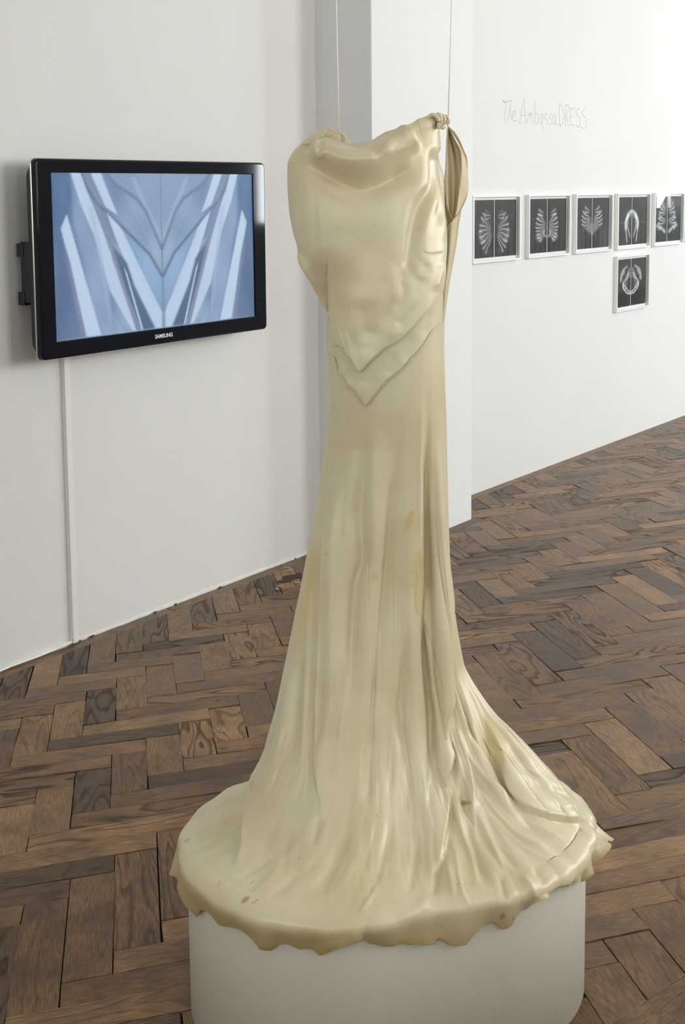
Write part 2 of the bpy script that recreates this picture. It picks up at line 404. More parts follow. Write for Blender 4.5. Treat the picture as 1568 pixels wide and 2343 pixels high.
# cross border in the doorway in the lower right corner
q0 = on_floor(1432, 2321)[:2]; q1 = on_floor(1568, 2231)[:2]
qd = (q1 - q0) / np.linalg.norm(q1 - q0); qn = np.array([-qd[1], qd[0]])
if qn @ (on_floor(1400, 1900)[:2] - q0) < 0: qn = -qn
def plank_geo(poly2, udir, z, tilt):
    """bevelled slab from a convex floor polygon -> verts, faces, uv"""
    P = np.array(poly2); c = P.mean(0)
    n = len(P)
    top = []; mid = []; bot = []
    for i in range(n):
        d = c - P[i]; dl = np.linalg.norm(d) + 1e-9
        dd = d / dl
        pm = P[i] + dd * .0014; pt = P[i] + dd * .0028
        zz = z + tilt @ (P[i] - c)
        top.append((*pt, zz)); mid.append((*pm, zz - .0011)); bot.append((*pm, -.0135))
    V = top + mid + bot
    F = [tuple(range(n))] + [(i, i + n, (i + 1) % n + n, (i + 1) % n) for i in range(n)] + [(i + n, i + 2 * n, (i + 1) % n + 2 * n, (i + 1) % n + n) for i in range(n)]
    v = np.array(V); ud = udir / np.linalg.norm(udir); vd = np.array([-ud[1], ud[0]])
    off = RNG.random(2) * 50
    UV = np.stack([(v[:, :2] - c) @ ud + off[0], (v[:, :2] - c) @ vd + off[1]], -1)
    return V, F, UV
def make_wood_mesh(name, geos):
    V = []; F = []; UV = []; TI = []
    for (v, f, uv, ti) in geos:
        k = len(V); V += [tuple(x) for x in v]; F += [tuple(k + a for a in g) for g in f]; UV.append(uv); TI += [ti] * len(v)
    me = bpy.data.meshes.new(name); me.from_pydata(V, [], F); me.update()
    UV = np.vstack(UV)
    ul = me.uv_layers.new(name='grain'); idx = np.zeros(len(me.loops), np.int32); me.loops.foreach_get('vertex_index', idx)
    ul.data.foreach_set('uv', UV[idx].astype(np.float32).ravel())
    a = me.color_attributes.new('tint', 'FLOAT_COLOR', 'POINT')
    a.data.foreach_set('color', np.array([(t[0], t[1], t[2], 1) for t in TI], np.float32).ravel())
    me.materials.append(M_WOOD)
    return me
planks = []
def add_plank(corners, ud):
    poly = [np.array(p) for p in corners]
    sm = wcoord([*np.mean(poly, 0), 0])
    s, e = sm[0], sm[1]
    # keep outside of walls
    if s < PIL_S1 + .02:
        poly = halfplane_clip(poly, bordB[0][0], WN[:2])
        if len(poly) >= 3:
            if s > PIL_S0 - BORD: poly = halfplane_clip(poly, wp(0, PIL_E + BORD, 0)[:2], WN[:2])
            elif e < PIL_E + BORD: poly = halfplane_clip(poly, wp(PIL_S0 - BORD, 0, 0)[:2], -WD[:2])
    else:
        poly = halfplane_clip(poly, rA, rn)
    if len(poly) >= 3: poly = halfplane_clip(poly, q0, qn)
    if len(poly) < 3: return
    P = np.array(poly); ar = .5 * abs(np.dot(P[:, 0], np.roll(P[:, 1], -1)) - np.dot(P[:, 1], np.roll(P[:, 0], -1)))
    if ar < 2e-4: return
    # visible size
    px, py = proj(np.c_[P, np.zeros(len(P))]); c = P.mean(0)
    if c[1] > 11.5: return
    pa = .5 * abs(np.dot(px, np.roll(py, -1)) - np.dot(py, np.roll(px, -1)))
    vis = (px.max() > 0) and (px.min() < 1568) and (py.max() > 940) and (py.min() < 2343)
    mx_, my_ = px.mean(), py.mean()
    hidden = (440 < mx_ < 1325 and my_ > 2010) or (760 < mx_ < 1000)
    if c[1] < .7: vis = False
    z = RNG.normal(0, .0004); tilt = RNG.normal(0, .006, 2)
    t0 = np.clip(RNG.normal(.42, .26), 0, 1); g0 = np.clip(RNG.choice([.18, .4, .75, 1.0], p=[.35, .3, .2, .15]) + RNG.normal(0, .08), 0, 1)
    geo = plank_geo(poly, ud, z, tilt) + ((t0, g0, RNG.random()),)
    planks.append(((pa if (vis and not hidden) else 0), geo))
for si in range(9):
    o_ = org[si]
    for k in range(-60, 95):
        tl = o_ + k * np.array([W_, H_])
        jit = RNG.normal(0, .0012, (4, 2))
        C4 = [warp(tl), warp(tl + [W_, 0]), warp(tl + [W_, -LB[si]]), warp(tl + [0, -LB[si]])]
        if -4.2 < C4[0][0] < 6.5 and -.6 < C4[0][1] < 12: add_plank([c + j for c, j in zip(C4, jit)], C4[3] - C4[0])
        if si < 8:
            bl = tl + np.array([0, -LB[si]]); L_ = LA[si]
            C4 = [warp(bl), warp(bl + [L_, 0]), warp(bl + [L_, -H_]), warp(bl + [0, -H_])]
            if -4.2 < C4[0][0] < 6.5 and -.6 < C4[0][1] < 12: add_plank([c + j for c, j in zip(C4, RNG.normal(0, .001, (4, 2)))], C4[1] - C4[0])
# border boards
def border_run(a, b, w, seg, nrm):
    d = (b - a); Ln = np.linalg.norm(d); d = d / Ln; n_ = max(1, int(Ln / seg))
    for i in range(n_):
        p = a + d * (Ln * i / n_); q = a + d * (Ln * (i + 1) / n_)
        poly = [p, q, q + nrm * w, p + nrm * w]
        geo = plank_geo(poly, d, -.0002, np.zeros(2)) + ((np.clip(RNG.normal(.42, .1), 0, 1), .3, 0),)
        px, py = proj(np.c_[np.array(poly), np.zeros(4)])
        pa = .5 * abs(np.dot(px, np.roll(py, -1)) - np.dot(py, np.roll(px, -1)))
        planks.append((pa if px.max() > 0 and px.min() < 1568 and py.min() < 2343 and min(p[1], q[1]) > .8 else 0, geo))
border_run(wp(-3.0, .002, 0)[:2], wp(PIL_S0, .002, 0)[:2], BORD, .8, WN[:2])
border_run(wp(PIL_S0 - BORD - .01, PIL_E, 0)[:2], wp(PIL_S1 + .02, PIL_E, 0)[:2], BORD, .8, WN[:2])
border_run(wp(PIL_S0 - BORD, BORD, 0)[:2], wp(PIL_S0 - BORD, PIL_E, 0)[:2], BORD, .8, WD[:2])
border_run(wp(PIL_S1 + .02, rwe(PIL_S1), 0)[:2], wp(9.5, rwe(9.5), 0)[:2], BORD, 1.0, rn)
border_run(q0 - qd * 2.6, q0 + qd * 2.2, .11, .55, -qn)
for k_ in range(1, 14): border_run(q0 - qd * 2.6 - qn * .111 * k_, q0 + qd * (2.2 + .13 * (k_ % 3)) - qn * .111 * k_, .11, .47, -qn)
planks.sort(key=lambda t: -t[0])
for i, (pa, geo) in enumerate(planks[:300]):
    me = make_wood_mesh('plank', [geo]); o = bpy.data.objects.new('plank', me); o.parent = fl
    o.location = -fl.location; COL.objects.link(o)
me = make_wood_mesh('distant_planks', [g for _, g in planks[300:]]); o = bpy.data.objects.new('distant_planks', me); o.parent = fl; o.location = -fl.location
COL.objects.link(o); o['kind'] = 'stuff'
print('planks', len(planks), 'visible', sum(1 for p in planks if p[0] > 0))
# chipped patch by the wall: broken bits of wood and plaster
def chip(x, y, w, h, rot, z, m):
    c = on_floor(x, y); a = math.radians(rot); u = np.array([math.cos(a), math.sin(a), 0]); v = np.array([-u[1], u[0], 0])
    prof = [(-w, -h * .6), (-w * .2, -h), (w * .9, -h * .5), (w, h * .4), (w * .3, h), (-w * .7, h * .7)]
    V = [c + u * p + v * q + [0, 0, z] for p, q in prof] + [c + u * p * .9 + v * q * .9 + [0, 0, z + .003] for p, q in prof]
    F = [tuple(range(6, 12))] + [(i, (i + 1) % 6, (i + 1) % 6 + 6, i + 6) for i in range(6)]
    ob = mesh_obj('wood_chip', V, F, m, fl); return ob
chip(668, 1322, .045, .034, 18, .0005, M_DARK)
chip(651, 1331, .030, .020, 15, .0007, M_DARK)
for a in ((634, 1350, .007, .010, 70), (640, 1344, .012, .003, 10), (683, 1336, .006, .016, 100), (662, 1307, .022, .003, 30), (655, 1301, .013, .005, 0), (686, 1341, .010, .003, 0)):
    chip(*a[:5], .0035, mat('splintered_wood', (.42, .32, .2), .8) if a[0] == 634 else bpy.data.materials['splintered_wood'])
# ragged plaster line along the foot of the left wall, with dark gaps
def plaster_foot():
    V = []; F = []; n = 260; s_a, s_b = -.4, PIL_S0 - .01
    for i in range(n + 1):
        s = s_a + (s_b - s_a) * i / n
        w = .002 + .004 * vnoise(np.array([s * 40.]), np.array([1.]), 3)[0] + .003 * (vnoise(np.array([s * 9.]), np.array([2.]), 5)[0] > .6)
        hh = .008 + .008 * vnoise(np.array([s * 18.]), np.array([4.]), 8)[0]
        V += [wp(s, -.002, hh), wp(s, w, hh * .55), wp(s, w + .001, 0.0)]
    for i in range(n):
        a = i * 3; F += [(a, a + 1, a + 4, a + 3), (a + 1, a + 2, a + 5, a + 4)]
    mesh_obj('plaster_edge', V, F, M_WALL, wl)
plaster_foot()
for (x, y, w) in ((213, 1459, .02), (185, 1470, .012), (358, 1403, .012), (500, 1345, .015), (405, 1385, .01), (22, 1527, .012), (674, 1279, .008)):
    c = wcoord(on_floor(x, y))
    V = [wp(c[0] + a * w * .8, .0085 + b, .002 + z * .5) for a, b, z in ((-1, 0, 0), (-.3, .001, .006), (.5, 0, .008), (1, 0, .002), (.3, .003, -.003), (-.5, .002, -.003))]
    mesh_obj('plaster_gap', V, [(0, 1, 2, 3, 4, 5)], M_DARK, wl)
# ------------------------------------------------------------------ plinth
PL_C = np.array([.0785, 2.2664]); PL_H = .310; PL_ROT = math.radians(18.0)
_pu = np.array([math.cos(PL_ROT), math.sin(PL_ROT)]); _pv = np.array([-_pu[1], _pu[0]])
PL_HX, PL_HY, PL_R = .3783, .2713, .2695
def plinth_r(th):
    """distance from the plinth axis to its edge in plan direction th (vectorised)"""
    th = np.atleast_1d(th).astype(float); d = np.stack([np.cos(th), np.sin(th)], -1)
    dx = np.abs(d @ _pu); dy = np.abs(d @ _pv); r = np.full(len(th), .1)
    lo = np.zeros(len(th)); hi = np.ones(len(th))
    for _ in range(40):
        m_ = (lo + hi) / 2; x = m_ * dx - (PL_HX - PL_R); y = m_ * dy - (PL_HY - PL_R)
        sd = np.hypot(np.maximum(x, 0), np.maximum(y, 0)) + np.minimum(np.maximum(x, y), 0) - PL_R
        lo = np.where(sd < 0, m_, lo); hi = np.where(sd < 0, hi, m_)
    return lo
def build_plinth():
    th = np.linspace(0, 2 * np.pi, 160, endpoint=False); r = plinth_r(th)
    root = empty('display_plinth', (PL_C[0], PL_C[1], 0))
    tag(root, 'low rounded off-white plinth the silk gown spills over', 'plinth')
    ring = lambda k, z: np.stack([PL_C[0] + np.cos(th) * (r - k), PL_C[1] + np.sin(th) * (r - k), np.full(160, z)], -1)
    V = np.vstack([ring(.004, .0), ring(0, .002), ring(0, PL_H - .006), ring(.002, PL_H - .0015), ring(.006, PL_H)])
    F = [(k * 160 + i, k * 160 + (i + 1) % 160, (k + 1) * 160 + (i + 1) % 160, (k + 1) * 160 + i) for k in range(4) for i in range(160)]
    o = mesh_obj('side_panel', V, F, M_PLINTH, root, smooth=True)
    t = mesh_obj('top_panel', np.vstack([ring(.006, PL_H), ring(.006, PL_H - .02)]), [tuple(range(160)), tuple(range(319, 159, -1))] + [(i, i + 160, (i + 1) % 160 + 160, (i + 1) % 160) for i in range(160)], M_PLINTH, root)
build_plinth()

# ------------------------------------------------------------------ television
TV_H = .647
# front plane: where the left edge (80,361)-(80,828) is TV_H tall
lo_, hi_ = .05, .6
for _ in range(40):
    e_ = (lo_ + hi_) / 2
    h_ = on_wall(80.4, 361, e_)[2] - on_wall(80.4, 828, e_)[2]
    if h_ > TV_H: lo_ = e_
    else: hi_ = e_
TV_E = .130
def tvc(x, y): return wcoord(on_wall(x, y, TV_E))
tl = tvc(80.4, 361); tr = tvc(610.5, 373); bl_ = tvc(80.4, 828); br_ = tvc(608, 754)
TS0, TS1 = tl[0], (tr[0] + br_[0]) / 2; TZ1 = (tl[2] + tr[2]) / 2; TZ0 = (bl_[2] + br_[2]) / 2
s_tl = tvc(124.5, 395.1); s_br = tvc(582.4, 724.9); s_bl = tvc(124.5, 782); s_tr = tvc(582.4, 399.2)
SS0, SS1 = (s_tl[0] + s_bl[0]) / 2, (s_tr[0] + s_br[0]) / 2; SZ1 = (s_tl[2] + s_tr[2]) / 2; SZ0 = (s_bl[2] + s_br[2]) / 2
print('TV', TV_E, TS0, TS1, TZ0, TZ1, SS0, SS1, SZ0, SZ1, 'aspect', (SS1 - SS0) / (SZ1 - SZ0))
def rrect(s0, s1, z0, z1, r, n=6):
    out = []
    for (cs, cz, a0) in ((s1 - r, z0 + r, -90), (s1 - r, z1 - r, 0), (s0 + r, z1 - r, 90), (s0 + r, z0 + r, 180)):
        for k in range(n + 1):
            a = math.radians(a0 + 90 * k / n); out.append((cs + r * math.cos(a), cz + r * math.sin(a)))
    return out
def frame_strip(name, rings, m, parent, close=None):
    """rings: list of (list of (s,z), e) lofted together"""
    n = len(rings[0][0]); V = []; F = []
    for pts, e in rings: V += [wp(s, e, z) for s, z in pts]
    for k in range(len(rings) - 1):
        for i in range(n): F.append((k * n + i, k * n + (i + 1) % n, (k + 1) * n + (i + 1) % n, (k + 1) * n + i))
    if close in ('last', 'both'): F.append(tuple((len(rings) - 1) * n + i for i in range(n)))
    if close in ('first', 'both'): F.append(tuple(range(n))[::-1])
    o = mesh_obj(name, V, F, m, parent, smooth=True); fix_normals(o)
    o.modifiers.new('e', 'EDGE_SPLIT').split_angle = math.radians(25)
    return o
def build_tv():
    root = empty('television', wp((TS0 + TS1) / 2, TV_E - .04, TZ0))
    tag(root, 'glossy black flat television on the left wall showing mirrored pale blue cloth folds', 'television')
    R = .018
    # glossy front bezel
    def rr(k, r=R): return rrect(TS0 + k, TS1 - k, TZ0 + k, TZ1 - k, max(.003, r - k))
    inner = lambda k: rrect(SS0 - k, SS1 + k, SZ0 - k, SZ1 + k, .002)
    bz = frame_strip('bezel', [(rr(0), TV_E - .020), (rr(0), TV_E - .008), (rr(.0015), TV_E - .003), (rr(.004), TV_E - .0008), (rr(.007), TV_E), 
                          (inner(.003), TV_E), (inner(.001), TV_E - .001), (inner(0), TV_E - .007)], M_BLACK, root); bz.data.shade_flat()
    frame_strip('trim_strip', [(rr(-.0012), TV_E - .026), (rr(-.0018), TV_E - .0215), (rr(-.0005), TV_E - .020)], M_SILVER, root)
    frame_strip('rear_shell', [(rr(.0), TV_E - .026), (rr(.002, .04), TV_E - .032), (rr(.005, .06), TV_E - .05), (rr(.02, .08), TV_E - .064), (rr(.06, .09), TV_E - .072)], M_SHELL, root, close='last')
    # screen picture: mirrored folds of cloth, computed per vertex
    nu, nv = 420, 240
    # position of sampled points in the photograph crop (2.45x) for tracing
    P = np.stack([np.stack([wp(SS0 + (SS1 - SS0) * i / (nu - 1), TV_E - .006, SZ1 - (SZ1 - SZ0) * j / (nv - 1)) for i in range(nu)]) for j in range(nv)])
    # rectified coordinates u:0..1 (left half), v:0..1
    U = np.linspace(0, 1, nu)[None, :].repeat(nv, 0); Vv = np.linspace(0, 1, nv)[:, None].repeat(nu, 1)
    u = np.minimum(U, 1 - U)
    def q(x, y):                       # traced crop point -> rectified (u, v)
        c = wcoord(on_wall(x / 2.45, 340 + y / 2.45, TV_E)); return ((c[0] - SS0) / (SS1 - SS0), (SZ1 - c[2]) / (SZ1 - SZ0))
    asp = 1.78
    def sd(line, uu, vv):
        pts = np.array([q(*p) for p in line]); best = np.full(uu.shape, 9.); side = np.zeros(uu.shape); tt = np.zeros(uu.shape)
        L_ = np.r_[0, np.cumsum(np.linalg.norm(np.diff(pts, axis=0), axis=1))]; L_ /= L_[-1]
        for i in range(len(pts) - 1):
            a = pts[i]; b = pts[i + 1]; dx = (b[0] - a[0]) * asp; dy = b[1] - a[1]; l2 = dx * dx + dy * dy + 1e-12
            px = (uu - a[0]) * asp; py = vv - a[1]; t = np.clip((px * dx + py * dy) / l2, 0, 1)
            d = np.hypot(px - t * dx, py - t * dy); s = np.sign(dx * py - dy * px)
            m_ = d < best; best = np.where(m_, d, best); side = np.where(m_, s, side); tt = np.where(m_, L_[i] + t * (L_[i + 1] - L_[i]), tt)
        return best, side, tt
    def poly(pts, uu, vv):
        pts = [q(*p) for p in pts]; ins = np.zeros(uu.shape, bool); n = len(pts)
        for i in range(n):
            (x1, y1), (x2, y2) = pts[i], pts[(i + 1) % n]
            c = ((y1 > vv) != (y2 > vv)) & (uu < (x2 - x1) * (vv - y1) / (y2 - y1 + 1e-12) + x1); ins ^= c
        return ins
    base = np.empty(u.shape + (3,))
    c0 = np.array([.12, .22, .42]); c1 = np.array([.32, .45, .64]); c2 = np.array([.50, .62, .78])
    k = smooth(0, .5, u + .25 * Vv * (1 - 2 * u)); base[:] = c0 + (c1 - c0) * k[..., None]
    base += ((vnoise(u * 9 + Vv * 3.5, Vv * 1.2, 4) - .5) * .16)[..., None]
    base += ((vnoise(u * 60 - Vv * 22, Vv * 2, 9) - .5) * .05)[..., None]
    def mix_(maskv, col): 
        nonlocal base
        base = base * (1 - maskv[..., None]) + np.array(col) * maskv[..., None]
    def soft(pts, w=.01, ser=0.0):
        uu = u + (ser * np.abs(((Vv * 70) % 1) - .5) if ser else 0)
        acc = np.zeros(u.shape); 
        for du, dv in ((0, 0), (w, 0), (-w, 0), (0, w), (0, -w), (w * .5, w * .5), (-w * .5, -w * .5)): acc += poly(pts, uu + du, Vv + dv)
        return acc / 7
    LIGHT = (.62, .76, .95); PALE = (.45, .57, .78); MID = (.25, .36, .55); DARKB = (.07, .13, .24); MAUVE = (.30, .33, .47)
    mix_(soft([(305, 135), (395, 135), (390, 340), (350, 470), (330, 640), (305, 700)], .02) * .8, (.13, .24, .44))
    mix_(soft([(400, 135), (470, 135), (520, 420), (600, 700), (640, 1040), (575, 1048), (500, 760), (420, 420)], .012) * .45, PALE)
    mix_(soft([(345, 500), (365, 520), (480, 1058), (350, 1080), (310, 1080), (330, 620)], .015) * .6, (.12, .18, .36))
    mix_(soft([(365, 540), (400, 660), (500, 1056), (470, 1060)], .006, .012) * .8, MAUVE)
    mix_(soft([(385, 365), (402, 425), (580, 1046), (497, 1056), (405, 640), (372, 530), (352, 450)], .004, .012), LIGHT)
    mix_(soft([(402, 135), (466, 135), (562, 400), (622, 560), (705, 780), (775, 1022), (748, 1020), (625, 800), (532, 480), (455, 300)], .005) * .9, LIGHT)
    mix_(soft([(500, 330), (530, 330), (620, 800), (640, 1030), (600, 860), (540, 500)], .006) * .5, PALE)
    mix_(soft([(470, 135), (515, 135), (560, 240), (612, 345), (700, 560), (640, 520), (560, 380), (495, 240)], .006) * .85, (.23, .30, .47))
    mix_(soft([(515, 137), (572, 137), (612, 240), (668, 372), (600, 330), (560, 240)], .005) * .95, LIGHT)
    mix_(soft([(600, 137), (918, 137), (918, 550), (830, 350), (700, 240)], .01) * .55, (.30, .40, .58))
    mix_(soft([(740, 160), (760, 160), (905, 470), (918, 540), (895, 500), (800, 300)], .012) * .6, (.48, .58, .74))
    mix_(soft([(600, 345), (650, 385), (700, 470), (790, 660), (918, 920), (918, 1003), (872, 1008), (760, 760), (655, 500)], .005) * .95, LIGHT)
    mix_(soft([(700, 450), (850, 600), (918, 720), (918, 900), (800, 660)], .03) * .8, (.36, .54, .80))
    mix_(soft([(600, 470), (650, 560), (720, 640), (760, 770), (880, 1006), (800, 1018), (735, 860), (660, 640)], .008) * .85, (.09, .17, .28))
    mix_(soft([(612, 500), (640, 540), (720, 800), (800, 1016), (775, 1020), (700, 800), (640, 620)], .004, .010) * .9, MAUVE)
    mix_(soft([(618, 500), (700, 660), (800, 1014), (812, 1016), (720, 700)], .003) * .9, LIGHT)
    for line, wdt, col, amp in (
        ([(470, 135), (500, 215), (560, 310), (610, 350), (700, 440), (850, 590), (918, 710)], .012, (.10, .17, .30), .9),
        ([(610, 140), (660, 200), (780, 280), (830, 350), (880, 470), (918, 560)], .013, (.14, .20, .36), .8),
        ([(540, 300), (600, 460), (625, 560)], .010, MAUVE, .6),
        ([(905, 137), (918, 137), (918, 1003)], .002, (.05, .10, .2), .5)):
        d, s, t = sd(line, u + .006 * np.abs(((Vv * 62) % 1) - .5) * 2, Vv)
        mix_(np.exp(-(d / wdt) ** 2) * amp, col)
        m_ = np.exp(-np.maximum(d, 0) / (wdt * 3)) * (s < 0) * .35; mix_(m_ * amp, (.42, .52, .68))
    d = np.abs(U - .5); mix_(np.exp(-(d / .0014) ** 2) * .6, (.03, .08, .2))
    base = np.clip(base, 0, 1) ** 1.12; base *= (.92 + .12 * smooth(0, .1, u))[..., None]
    m = mat('lit_screen', (0, 0, 0), .35, **{'Specular IOR Level': .2}); N, L, b = nodes(m)
    at = N.new('ShaderNodeAttribute'); at.attribute_name = 'tint'; L.new(at.outputs['Color'], b.inputs['Emission Color'])
    b.inputs['Emission Strength'].default_value = .62; b.inputs['Base Color'].default_value = (.01, .01, .012, 1)
    grid_obj('screen', P, m, root, color=base, flip=True)
    # maker's lettering under the screen
    cu = bpy.data.curves.new('maker_lettering', 'FONT'); cu.body = 'SAMSUNG'; cu.size = .0185; cu.align_x = 'CENTER'; cu.extrude = .0002; cu.space_character = 1.02; cu.offset = .0005
    tmp = bpy.data.objects.new('tmp', cu); COL.objects.link(tmp)
    dg = bpy.context.evaluated_depsgraph_get(); me = bpy.data.meshes.new_from_object(tmp.evaluated_get(dg)); bpy.data.objects.remove(tmp)
    me.name = 'maker_lettering'; me.materials.clear(); me.materials.append(M_LOGO)
    lp = on_wall(375.5, 772, TV_E + .0015)
    o = bpy.data.objects.new('maker_lettering', me); link(o, root)
    o.matrix_local = Matrix.Translation(Vector(lp) - root.location) @ Matrix(((WD[0], 0, WN[0], 0), (WD[1], 0, WN[1], 0), (0, 1, 0, 0), (0, 0, 0, 1)))
    # wall bracket: rail and hooks on the wall side
    e1 = TV_E - .072
    zc = lambda y: on_wall(60, y, e1 * .6)[2]
    z_t, z_b = zc(553), zc(692)
    br = box_w('wall_bracket', TS0 + .012, TS0 + .035, .030, e1 + .012, z_b, z_t, M_SHELL, root, bevel=.002)
    for zz in ((zc(571)), (zc(682))):
        box_w('bracket_hook', TS0 + .008, TS0 + .040, .016, .045, zz - .022, zz + .02, M_SHELL, br, bevel=.003)
    for ss in (.35, .75):
        box_w('bracket_arm', TS0 + ss, TS0 + ss + .05, .0, e1 + .012, z_b, z_t, M_SHELL, root, bevel=.003)
    box_w('wall_plate', TS0 + .25, TS1 - .2, .0, .02, z_b + .03, z_t - .03, M_SHELL, root, bevel=.003)
build_tv()
# ------------------------------------------------------------------ cable trunking and loose cable
c_l = wcoord(on_wall(160, 1470, 0)); c_r = wcoord(on_wall(181, 1474, .016))
def build_trunk():
    root = empty('cable_trunking', wp(c_l[0], 0, 0)); tag(root, 'narrow white plastic cable trunking running from the television down to the floor', 'cable trunking')
    a = c_l[0]; b = a + .026
    box_w('channel', a, b, 0, .012, .008, TZ0 + .03, M_TRUNK, root, bevel=.001)
    box_w('cover', a + .001, b - .001, .0115, .017, .004, TZ0 + .03, M_TRUNK, root, bevel=.002)
build_trunk()
cab = [on_floor(-40, 1556), on_floor(0, 1541), on_floor(30, 1528), on_floor(75, 1510), on_floor(110, 1494), on_floor(140, 1486), on_floor(163, 1476)]
cab = spline([wp(wcoord(p)[0], .012 + .003 * (i % 2), .007 + .004 * (i > 4)) for i, p in enumerate(cab)], 10)
o = tube('thin_cable', cab, .0035, M_CORD); tag(o, 'thin white cable lying along the foot of the left wall', 'cable')
# ------------------------------------------------------------------ framed prints
FD = .024                                             # frame depth
PM = mat('photo_print', (.5, .5, .5), .45); N, L, b = nodes(PM); at = N.new('ShaderNodeAttribute'); at.attribute_name = 'tint'; L.new(at.outputs['Color'], b.inputs['Base Color'])
M_GLASS = mat('picture_glass', (1, 1, 1), .0, **{'Transmission Weight': 1.0, 'IOR': 1.35})
N, L, b = nodes(M_GLASS); lpn = N.new('ShaderNodeBsdfTransparent'); gl = N.new('ShaderNodeBsdfGlossy'); gl.inputs['Roughness'].default_value = .01
fz = N.new('ShaderNodeFresnel'); fz.inputs['IOR'].default_value = 1.28; mxs = N.new('ShaderNodeMixShader')
L.new(fz.outputs[0], mxs.inputs[0]); L.new(lpn.outputs[0], mxs.inputs[1]); L.new(gl.outputs[0], mxs.inputs[2])
L.new(mxs.outputs[0], N['Material Output'].inputs['Surface'])
RD = np.array([rd[0], rd[1], 0]); RN = np.array([rn[0], rn[1], 0]); RO = np.array([*(rA - rn * BORD), 0.0])
def rp(s, e, z): return RO + RD * s + RN * e + np.array([0, 0, z])
def on_rwall(x, y, e):
    d = ray(x, y); t = ((RO + RN * e - CC) @ RN) / (d @ RN); p = CC + d * t; q_ = p - RO
    return float(q_ @ RD), float(p[2])
FW = None
def print_color(kind, n=120, m_=150):
    """mirrored silver-grey figure on black: rows top to bottom, u 0 at the centre strip"""
    U = np.linspace(-1, 1, n)[None, :].repeat(m_, 0); V = np.linspace(0, 1, m_)[:, None].repeat(n, 1)
    a = np.abs(U); g = .014 + .012 * vnoise(a * 5, V * 6, kind) + .018 * (1 - V)
    w = vnoise(a * 3, V * 4, 20 + kind)
    def fan(cx, cy, r0, r1, a0, a1, freq, amp, sx=1.0, sd=0):
        x = (a - cx) / sx; y = (V - cy) * 1.36; r = np.hypot(x, y); th = np.degrees(np.arctan2(y, x)) + 14 * (vnoise(r * 5, V * 4, 31 + sd) - .5)
        st = np.clip(np.sin(np.radians(th * freq) + 2.5 * w), 0, 1) ** 1.6 * .8 + .2 * vnoise(th * .35, r * 6, 7 + sd)
        return amp * st * smooth(r0, r0 + .15, r) * (1 - smooth(r1 - .06, r1, r + .06 * vnoise(th * .3, r * 0, 3 + sd))) * smooth(a0 - 4, a0 + 4, th) * (1 - smooth(a1 - 4, a1 + 4, th))
    def arc(pts, wd, amp):
        P_ = spline(pts, 14); best = np.full(a.shape, 9.); 
        for x, y in P_[::1]:
            best = np.minimum(best, np.hypot(a - x, (V - y) * 1.36))
        return amp * np.exp(-(best / wd) ** 2)
    if kind == 0:
        g += fan(0, .53, .10, .72, -35, 55, 30, .50) + fan(.5, .60, .0, .26, -60, 120, 26, .40, 1, 14) + fan(0, .60, .36, .50, 58, 92, 34, .22, 1, 4)
        g +=  fan(0, .30, .12, .5, -30, 30, 20, .40, 1, 2) * (1 - smooth(.32, .36, V))
    elif kind == 1:
        g += fan(0, .50, .03, .62, -45, 52, 30, .62, 1, 5); g += fan(.35, .62, .0, .3, 20, 120, 22, .5, 1, 6)
        g += arc([(.05, .70), (.14, .68), (.16, .60)], .03, .35); g += fan(0, .30, .12, .5, -30, 30, 20, .40, 1, 3) * (1 - smooth(.33, .37, V))
    elif kind == 2:
        g += fan(0, .44, .03, .66, -30, 88, 28, .60, 1, 7) * (1 - smooth(.70, .78, V + a * .35)); g += fan(0, .28, .1, .5, -25, 25, 20, .5, 1, 8) * (1 - smooth(.31, .35, V))
        g += .03 * smooth(.5, .7, V) * smooth(.3, .6, a)
    elif kind == 3:
        g += arc([(0, .29), (.15, .31), (.32, .42), (.42, .56), (.36, .72), (.30, .92)], .035, .5); g += arc([(.06, .31), (.24, .45), (.26, .62), (.12, .82)], .03, .45)
        g += arc([(.25, .38), (.37, .52), (.36, .64)], .06, .55); g += arc([(.06, .34), (.10, .42)], .02, .3); g += arc([(0, .54), (.6, .53), (1.1, .56)], .012, .15)
    elif kind == 4:
        g += fan(0, .36, .08, .6, -50, 20, 20, .65, 1, 9); g += fan(0, .52, .05, .7, -15, 28, 26, .7, 1, 10)
        g += arc([(.15, .78), (.4, .70), (.7, .64)], .05, .5)
    elif kind == 5:
        g += arc([(.25, .16), (.55, .24), (.66, .36), (.66, .46)], .035, .35); g += arc([(.45, .26), (.58, .34), (.60, .42)], .05, .4)
        g += arc([(.10, .22), (.28, .40), (.50, .50), (.46, .60)], .03, .4); g += arc([(.46, .50), (.48, .60), (.22, .72), (0, .74)], .025, .7); g += arc([(.44, .54), (.2, .66), (.05, .70)], .022, .6)
        g += fan(0, .54, .18, .46, -75, 30, 34, .5, 1, 11) * (a < .46)
        g += arc([(.05, .3), (.2, .34)], .014, .3) + arc([(.05, .36), (.26, .42)], .014, .3)
    else:
        g += fan(0, .5, .1, .7, -60, 60, 20, .5, 1, 12)
    g = np.clip(g, 0, .95)
    return g
